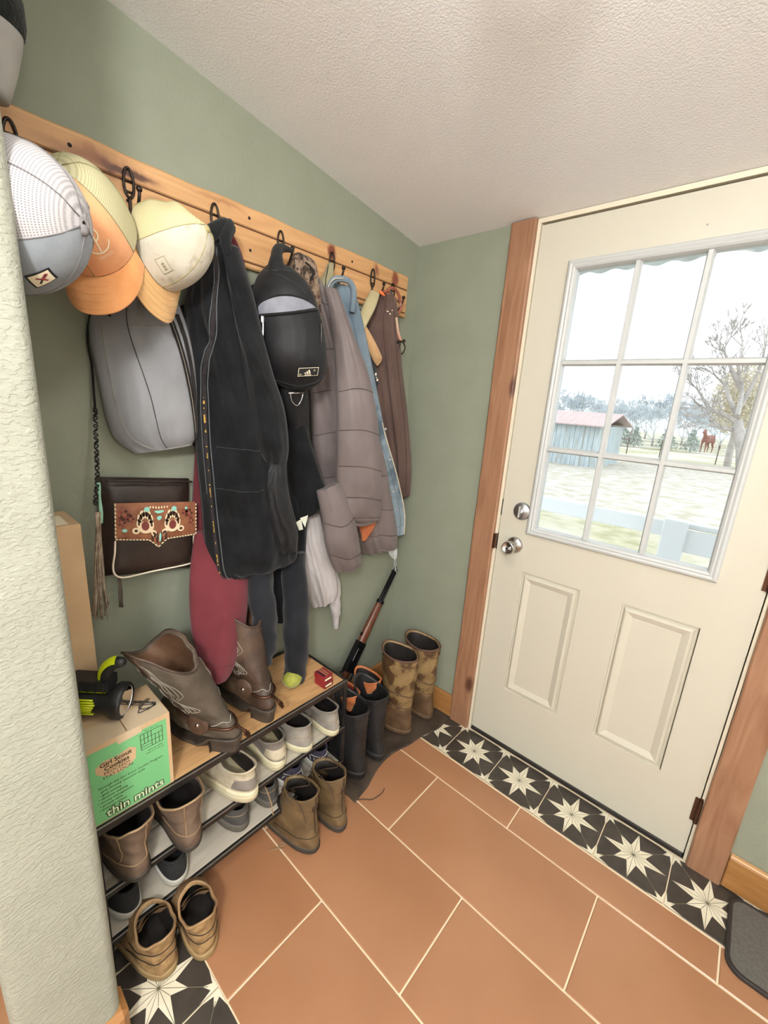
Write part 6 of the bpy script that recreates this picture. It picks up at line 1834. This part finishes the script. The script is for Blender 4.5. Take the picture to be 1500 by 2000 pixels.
# cookie box with printed green face
bx = (.160, -1.394, SZ + .001); by = (.303, -1.209, .658)
t = carton('cookie_box', 'kraft cookie shipping box with green printed side under the flashlight', bx, by, m_cd, m_cdd)
FX = .3034
def fq(y0, z0, y1, z1): return [(FX, y0, z0), (FX, y1, z0), (FX, y1, z1), (FX, y0, z1)]
m_grn = mat('mint_green_print', sr(112, 182, 122), sr(120, 190, 130), rough=.7, scale=6)
m_ink = mat('dark_brown_ink', sr(50, 40, 26), rough=.8)
part(MB().add(fq(-1.392, SZ + .006, -1.2185, .645), [(0, 1, 2, 3)]), 'green_print', m_grn, t)
org = lambda y, z, l=.0004: (FX + l, y, z)
mb = MB()
bl_ = [(-1.370, .602), (-1.352, .612), (-1.325, .609), (-1.300, .616), (-1.287, .606), (-1.290, .578), (-1.305, .566), (-1.330, .562), (-1.352, .570), (-1.368, .585)]
mb.add([(FX + .0003, y, z) for (y, z) in bl_], [tuple(range(len(bl_)))])
part(mb, 'kraft_cartouche', m_cd, t)
mb = MB()
def ty(txt, size, y, z, bold=0.0, sp=1.0, rot=0.0):
    vs, fs = text_mesh(txt, size, bold, sp)
    lay(vs, fs, (FX + .0006, y, z), (0, 1, rot), (0, 0, 1), mb, 0, .0)
ty('Girl Scout', .0155, -1.329, .603, .0004, 1.0, .04)
ty('Cookies', .0150, -1.328, .590, .0004, 1.0, .04)
ty('PROCEEDS', .0110, -1.328, .5785, 0, 1.0, .04)
ty('STAY LOCAL', .0110, -1.326, .568, 0, 1.0, .04)
for k, (tx, y) in enumerate((('Through the Girl Scout Cookie Program,', -1.300), ('girls develop essential skills:', -1.318), ('goal setting', -1.346), ('decision making', -1.341), ('money management', -1.336), ('people skills', -1.346), ('business ethics', -1.343))):
    ty(('' if k < 2 else '\u2022 ') + tx, .0083, y, .545 - .0098 * k)
vs, fs = text_mesh('thin mints', .030, .0022, 1.02)
lay(vs, fs, (FX + .0006, -1.296, .469), (0, 1, 0), (0, 0, 1), mb, 0, 0)
# pallet diagram
def bar(y0, z0, y1, z1):
    w_ = .0006
    if abs(y1 - y0) > abs(z1 - z0): mb.add([(FX + .0006, y0, z0 - w_), (FX + .0006, y1, z1 - w_), (FX + .0006, y1, z1 + w_), (FX + .0006, y0, z0 + w_)], [(0, 1, 2, 3)])
    else: mb.add([(FX + .0006, y0 - w_, z0), (FX + .0006, y0 + w_, z0), (FX + .0006, y1 + w_, z1), (FX + .0006, y1 - w_, z1)], [(0, 1, 2, 3)])
gy0, gy1, gzb, gzt = -1.277, -1.229, .590, .632
for z in (gzb, gzt): bar(gy0, z, gy1, z)
for y in (gy0, gy1, -1.2530): bar(y, gzb, y, gzt)
for k in range(1, 3): bar(gy0 + .008 * k, .604, gy0 + .008 * k, gzt); bar(-1.2530 + .008 * k, gzb, -1.2530 + .008 * k, .618)
bar(gy0, .604, -1.253, .604); bar(gy0, .618, -1.253, .618); bar(-1.253, .618, gy1, .618); bar(-1.253, .604, gy1, .604); bar(gy0, .597, -1.253, .597)
ty('16 x 12 x 12', .0055, -1.253, .638); ty('cases per pallet', .0055, -1.247, .581); ty('keep cool and dry', .0055, -1.247, .574)
part(mb, 'printed_lettering', m_ink, t)
mb = MB(); vs, fs = text_mesh('thin mints', .030, .0005, 1.02); lay(vs, fs, (FX + .0010, -1.296, .469), (0, 1, 0), (0, 0, 1), mb, 0, 0)
part(mb, 'light_lettering', mat('pale_green_print', sr(196, 220, 178), rough=.7), t)
part(MB().box((.235, -1.390, .6582), (FX + .0003, -1.213, .6588)).add([(.30355, -1.325, .658), (.30355, -1.275, .658), (.30355, -1.272, .640), (.30355, -1.322, .636)], [(0, 1, 2, 3)]), 'clear_tape', mat('packing_tape', sr(206, 186, 156), rough=.15, spec=.8), t)

# big flashlight lying on the cookie box
t = thing('flashlight', 'yellow and black spotlight flashlight lying on the cookie box', 'flashlight', (.235, -1.325, .6595))
m_yl = mat('safety_yellow', sr(206, 220, 24), rough=.4)
m_bp = mat('black_plastic', sr(30, 31, 32), sr(38, 39, 40), rough=.4, scale=40)
axv = V((.66, .74, -.08)).normalized()
base = V((.236, -1.283, .695)) - axv * .100
fl_first = len(C.objects)
mb = MB().lathe([(0, -.02), (.026, -.02), (.031, -.010), (.033, .03), (.034, .06), (.040, .075), (.043, .082), (.043, .100), (.041, .104), (.036, .104), (.034, .100), (0, .100)], base, axv, 32)
part(mb, 'lamp_body', m_bp, t, True)
part(MB().lathe([(.0355, .1045), (.030, .088), (.018, .074), (.006, .068), (.004, .074), (.001, .076)], base, axv, 32, cap=False), 'reflector', mat('bright_reflector', (.86, .86, .92), rough=.38, metal=.75), t, True)
gl = MB().lathe([(.001, .1035), (.0355, .1035)], base, axv, 32, cap=False); part(gl, 'lens', m_glass, t)
part(MB().lathe([(.043, .080), (.0455, .083), (.0455, .099), (.043, .104), (.040, .106)], base, axv, 32, cap=False), 'bezel', m_bp, t, True)
sd_ = axv.cross(V((0, 0, 1))).normalized(); upv = sd_.cross(axv)
mb = MB()
rows = []
for i in range(9):
    h = -.018 + .088 * i / 8
    rows.append([base + axv * h + (upv * cos(a) + sd_ * sin(a)) * (.0352 - .001 * (i == 0)) for a in [-1.0 + 1.5 * k / 10 for k in range(11)]])
mb.grid(rows); part(mb, 'yellow_shell', m_yl, t, True)
for k in range(6):
    a = 1.00 + .17 * k
    pts = [base + axv * h + (upv * cos(a) + sd_ * sin(a)) * .0352 for h in (.004, .046 - .003 * abs(k - 2))]
    part(MB().tube(pts, .0026, 6), 'yellow_rib', m_yl, t, True)
part(MB().tube([base + axv * h + (upv * cos(2.25) + sd_ * sin(2.25)) * .0352 for h in (-.005, .04)], .003, 6), 'yellow_stripe', m_yl, t, True)
# battery grip block and pistol handle
bc = base + upv * .052 + axv * .025
def obox(c, a, b, cc, ha, hb, hc, mb=None):
    mb = mb or MB(); vs = []
    for i in (-1, 1):
        for j in (-1, 1):
            for k in (-1, 1): vs.append(c + a * ha * i + b * hb * j + cc * hc * k)
    return mb.add(vs, [(0, 1, 3, 2), (4, 6, 7, 5), (0, 4, 5, 1), (2, 3, 7, 6), (0, 2, 6, 4), (1, 5, 7, 3)])
part(obox(bc, axv, sd_, upv, .048, .022, .014), 'battery_block', m_bp, t)
for k in range(5):
    part(obox(bc + axv * (-.036 + .018 * k) + sd_ * .0225, axv, sd_, upv, .0015, .002, .014), 'grip_rib', mat('black_gloss', sr(44, 46, 46), rough=.25) if k == 0 else bpy.data.materials['black_gloss'], t)
hp = curve([bc + axv * .030 + upv * .010, bc + axv * .034 + upv * .036, bc + axv * .052 + upv * .056, bc + axv * .078 + upv * .060], 14)
part(MB().tube(hp, [.015, .0155, .016, .016, .016, .016, .0155, .0155, .015, .0145, .014, .013, .011, .006], 14), 'pistol_grip', m_bp, t, True)
rows = []
for i, p in enumerate(hp[1:11]):
    tt = (hp[i + 2] - hp[i]).normalized(); nb_ = tt.cross(sd_).normalized()
    if nb_.dot(axv) > 0: nb_ = -nb_
    rows.append([p + (nb_ * cos(a) + sd_ * sin(a)) * .0172 for a in [-.2 + 1.5 * k / 8 for k in range(9)]])
mb = MB(); mb.grid(rows); part(mb, 'yellow_insert', m_yl, t, True)
part(MB().lathe([(0, 0), (.004, 0), (.004, .001), (0, .001)], base + axv * .0 + (upv * cos(.62) + sd_ * sin(.62)) * .0356, upv * cos(.6) + sd_ * sin(.6), 10), 'button', m_bp, t)
for q in range(12):
    a = 2 * pi * q / 12
    MB_ = MB().tube([base + axv * .098 + (upv * cos(a) + sd_ * sin(a)) * .0335, base + axv * .078 + (upv * cos(a) + sd_ * sin(a)) * .020, base + axv * .0705 + (upv * cos(a) + sd_ * sin(a)) * .008], .0009, 4)
    part(MB_, 'reflector_facet', bpy.data.materials['bright_reflector'], t)
fw = V((.236, -1.283, .6595)); oldl = t.location.copy()
for c_ in kids(t): c_.location = (oldl - fw)
t.location = fw; t.scale = (.93,) * 3
# cord and trash on the cookie box
t = thing('black_wire', 'tangled thin black wire lying on the cookie box beside the flashlight', 'wire', (.26, -1.25, .6598))
random.seed(8)
pts = [V((.245 + .035 * cos(k * 1.1) * random.uniform(.4, 1), -1.245 + .028 * sin(k * 1.7) * random.uniform(.4, 1), .6608 + .002 * (k % 3))) for k in range(16)]
part(MB().tube(curve(pts, 90), .0010, 5), 'wire', m_bp, t, True)

# small red cartridge boxes at the end of the top board
m_red = mat('dark_red_card', sr(134, 30, 36), sr(146, 38, 44), rough=.4, scale=20)
def ammo(label, c, ang, z, h):
    t = thing('ammunition_box', label, 'box', (c[0], c[1], z), 'small red boxes on the rack top', ang)
    MB().bev((-.026, -.020, 0), (.026, .020, h), .001).build('carton', m_red, t)
    m = MB(); m.box((.0262, -.016, h * .30), (.0266, .012, h * .62)); m.build('white_label', m_pr_white, t)
    m = MB(); m.box((-.024, -.0045, h), (.022, -.001, h + .0003)); m.box((-.024, .005, h), (.018, .0085, h + .0003)); m.build('gold_stripe', mat('gold_stripe', sr(190, 170, 120), rough=.3, metal=.5) if 'gold_stripe' not in bpy.data.materials else bpy.data.materials['gold_stripe'], t)
    m = MB(); m.box((.0262, -.018, h * .72), (.0266, .016, h * .80)); m.box((.0262, -.018, h * .12), (.0266, .010, h * .2)); m.box((-.02, -.0160, h), (.020, -.0090, h + .0003)); m.build('black_band', m_pr_blk, t)
ammo('small dark red ammunition box on the rack top, underneath', (.268, -.682), .05, SZ + .001, .023)
ammo('small dark red ammunition box on the rack top, upper of two stacked', (.266, -.683), .02, SZ + .0245, .022)
# green squeeze toy under the sleeve
t = thing('green_ball', 'yellow-green ball resting on the rack top under the charcoal sleeve', 'ball', (.200, -.768, SZ + .001))
part(MB().lathe([(.001, 0), (.016, .002), (.028, .010), (.033, .022), (.031, .034), (.022, .046), (.010, .052), (.001, .053)], (.200, -.768, SZ + .001), (0, 0, 1), 28), 'ball_body', mat('lime_felt', sr(160, 164, 60), sr(146, 150, 76), rough=.9, scale=60, bump=.5, bscale=300), t, True)
part(MB().tube([(.200 + .0335 * cos(a), -.768 + .0335 * sin(a), SZ + .024 + .008 * sin(2 * a)) for a in [2 * pi * k / 30 for k in range(30)]], .0012, 5, closed=True), 'ball_seam', m_olive, t)

# dark leather mat with a wavy edge under the corner boots
t = thing('boot_mat', 'dark brown leather mat with wavy edge under the corner boots', 'mat', (.2, -.3, 0))
ed = [(.415, -.640), (.408, -.600), (.402, -.560), (.385, -.510), (.372, -.460), (.366, -.400), (.372, -.340), (.386, -.290), (.392, -.250), (.398, -.200), (.414, -.150), (.422, -.100), (.418, -.050), (.405, -.020)]
ec = curve([V((x, y, 0)) for (x, y) in ed], 60)
mb = MB(); rows = []
for p in ec:
    rows.append([(.02, p.y, .0005), (.02, p.y, .0035), (p.x - .012, p.y, .0035), (p.x - .003, p.y, .0050), (p.x, p.y, .0035), (p.x, p.y, .0005)])
mb.grid(rows, 0, True); mb.add(rows[0], [tuple(range(6))]); mb.add(rows[-1], [tuple(range(6))])
part(mb, 'mat_sheet', leather('dark_hide', sr(66, 54, 44), sr(86, 72, 58), sr(52, 42, 34), rough=.7, scale=7), t, True)
t = thing('bootlace', 'brown loose bootlace lying on the terracotta by the mat edge', 'lace', (.42, -.62, 0))
part(MB().tube(curve([(.405, -.640, .007), (.425, -.610, .003), (.45, -.585, .0025), (.458, -.545, .0025), (.452, -.520, .0025)], 22), .0018, 6), 'lace', m_lacem, t, True)
t = thing('bootlace', 'tan curled bootlace on the terracotta joint before the bottom shelf', 'lace', (.35, -.92, 0))
part(MB().tube(curve([(.338, -.955, .003), (.350, -.930, .003), (.342, -.915, .004), (.358, -.905, .003), (.352, -.930, .006), (.365, -.920, .003)], 30), .0013, 6), 'lace', m_st, t, True)

# ------------------------------------------------------------------ lever-action rifle leaning in the corner
g0 = V((.070, -.520, .030)); g1 = V((.040, -.035, .652))
gd = (g1 - g0).normalized(); GLn = (g1 - g0).length
t = thing('rifle', 'wood-stocked lever-action rifle leaning in the corner behind the boots', 'rifle', g0)
gs = V((1, 0, 0)); gs = (gs - gd * gs.dot(gd)).normalized(); gu = gd.cross(gs)     # gs: side, gu: the sight side
if gu.y > 0: gu = -gu
m_wal = wood('walnut_stock', sr(84, 46, 30), sr(112, 64, 44), sr(60, 34, 24), 'z', .35, 3)
m_gun = mat('blued_steel', sr(34, 35, 38), sr(44, 44, 47), rough=.3, metal=.7, scale=20)
def gp(h, s_=0, u_=0): return g0 + gd * h + gs * s_ + gu * u_
part(MB().tube([gp(.42, 0, .006), gp(GLn, 0, .006)], [.0085, .0070], 14), 'barrel', m_gun, t, True)
part(MB().tube([gp(.42, 0, -.012), gp(GLn - .012, 0, -.012)], .0072, 12), 'magazine_tube', m_gun, t, True)
rows = []
for (h, w_, hh) in ((.40, .017, .022), (.43, .019, .023), (.50, .018, .022), (.57, .016, .020), (.60, .0145, .019)):
    rows.append([gp(h, w_ * cos(a), -.004 + hh * sin(a)) for a in [2 * pi * k / 18 for k in range(18)]])
mb = MB(); mb.grid(rows, 0, True); mb.add(rows[0], [tuple(range(18))]); mb.add(rows[-1], [tuple(range(18))])
part(mb, 'fore_stock', m_wal, t, True)
part(MB().tube([gp(.596, 0, -.004), gp(.612, 0, -.004)], .0195, 16), 'barrel_band', m_gun, t, True)
part(MB().tube([gp(GLn - .03, 0, .014), gp(GLn - .03, 0, .024)], .002, 6), 'front_sight', m_gun, t)
part(obox(gp(.435, 0, .022), gd, gs, gu, .008, .004, .004), 'rear_sight', m_gun, t)
rc = obox(gp(.33, 0, -.004), gd, gs, gu, .072, .014, .026)
part(rc, 'receiver', m_gun, t)
part(obox(gp(.34, .0145, .004), gd, gs, gu, .030, .0012, .008), 'loading_gate', mat('bright_steel', (.4, .4, .42), rough=.25, metal=1), t)
part(MB().tube([gp(.262, 0, .022), gp(.250, 0, .036), gp(.244, 0, .044)], .004, 8), 'hammer', m_gun, t, True)
part(MB().tube(curve([gp(.30, 0, -.030), gp(.262, 0, -.052), gp(.215, 0, -.056), gp(.165, 0, -.044), gp(.155, 0, -.026), gp(.20, 0, -.024), gp(.26, 0, -.028)], 34), .0035, 8), 'lever', m_gun, t, True)
part(MB().tube(curve([gp(.285, 0, -.028), gp(.278, 0, -.040), gp(.284, 0, -.046)], 8), .0022, 6), 'trigger', m_gun, t, True)
rows = []
for (h, w_, ct, cb) in ((.26, .014, .018, -.022), (.21, .015, .010, -.024), (.16, .015, .006, -.030), (.10, .018, .004, -.044), (.03, .020, .004, -.066), (.0, .020, .004, -.074)):
    rows.append([gp(h, w_ * cos(a), (ct + cb) / 2 + (ct - cb) / 2 * sin(a)) for a in [2 * pi * k / 18 for k in range(18)]])
mb = MB(); mb.grid(rows, 0, True); mb.add(rows[0], [tuple(range(18))]); mb.add(rows[-1], [tuple(range(18))])
part(mb, 'butt_stock', m_wal, t, True)
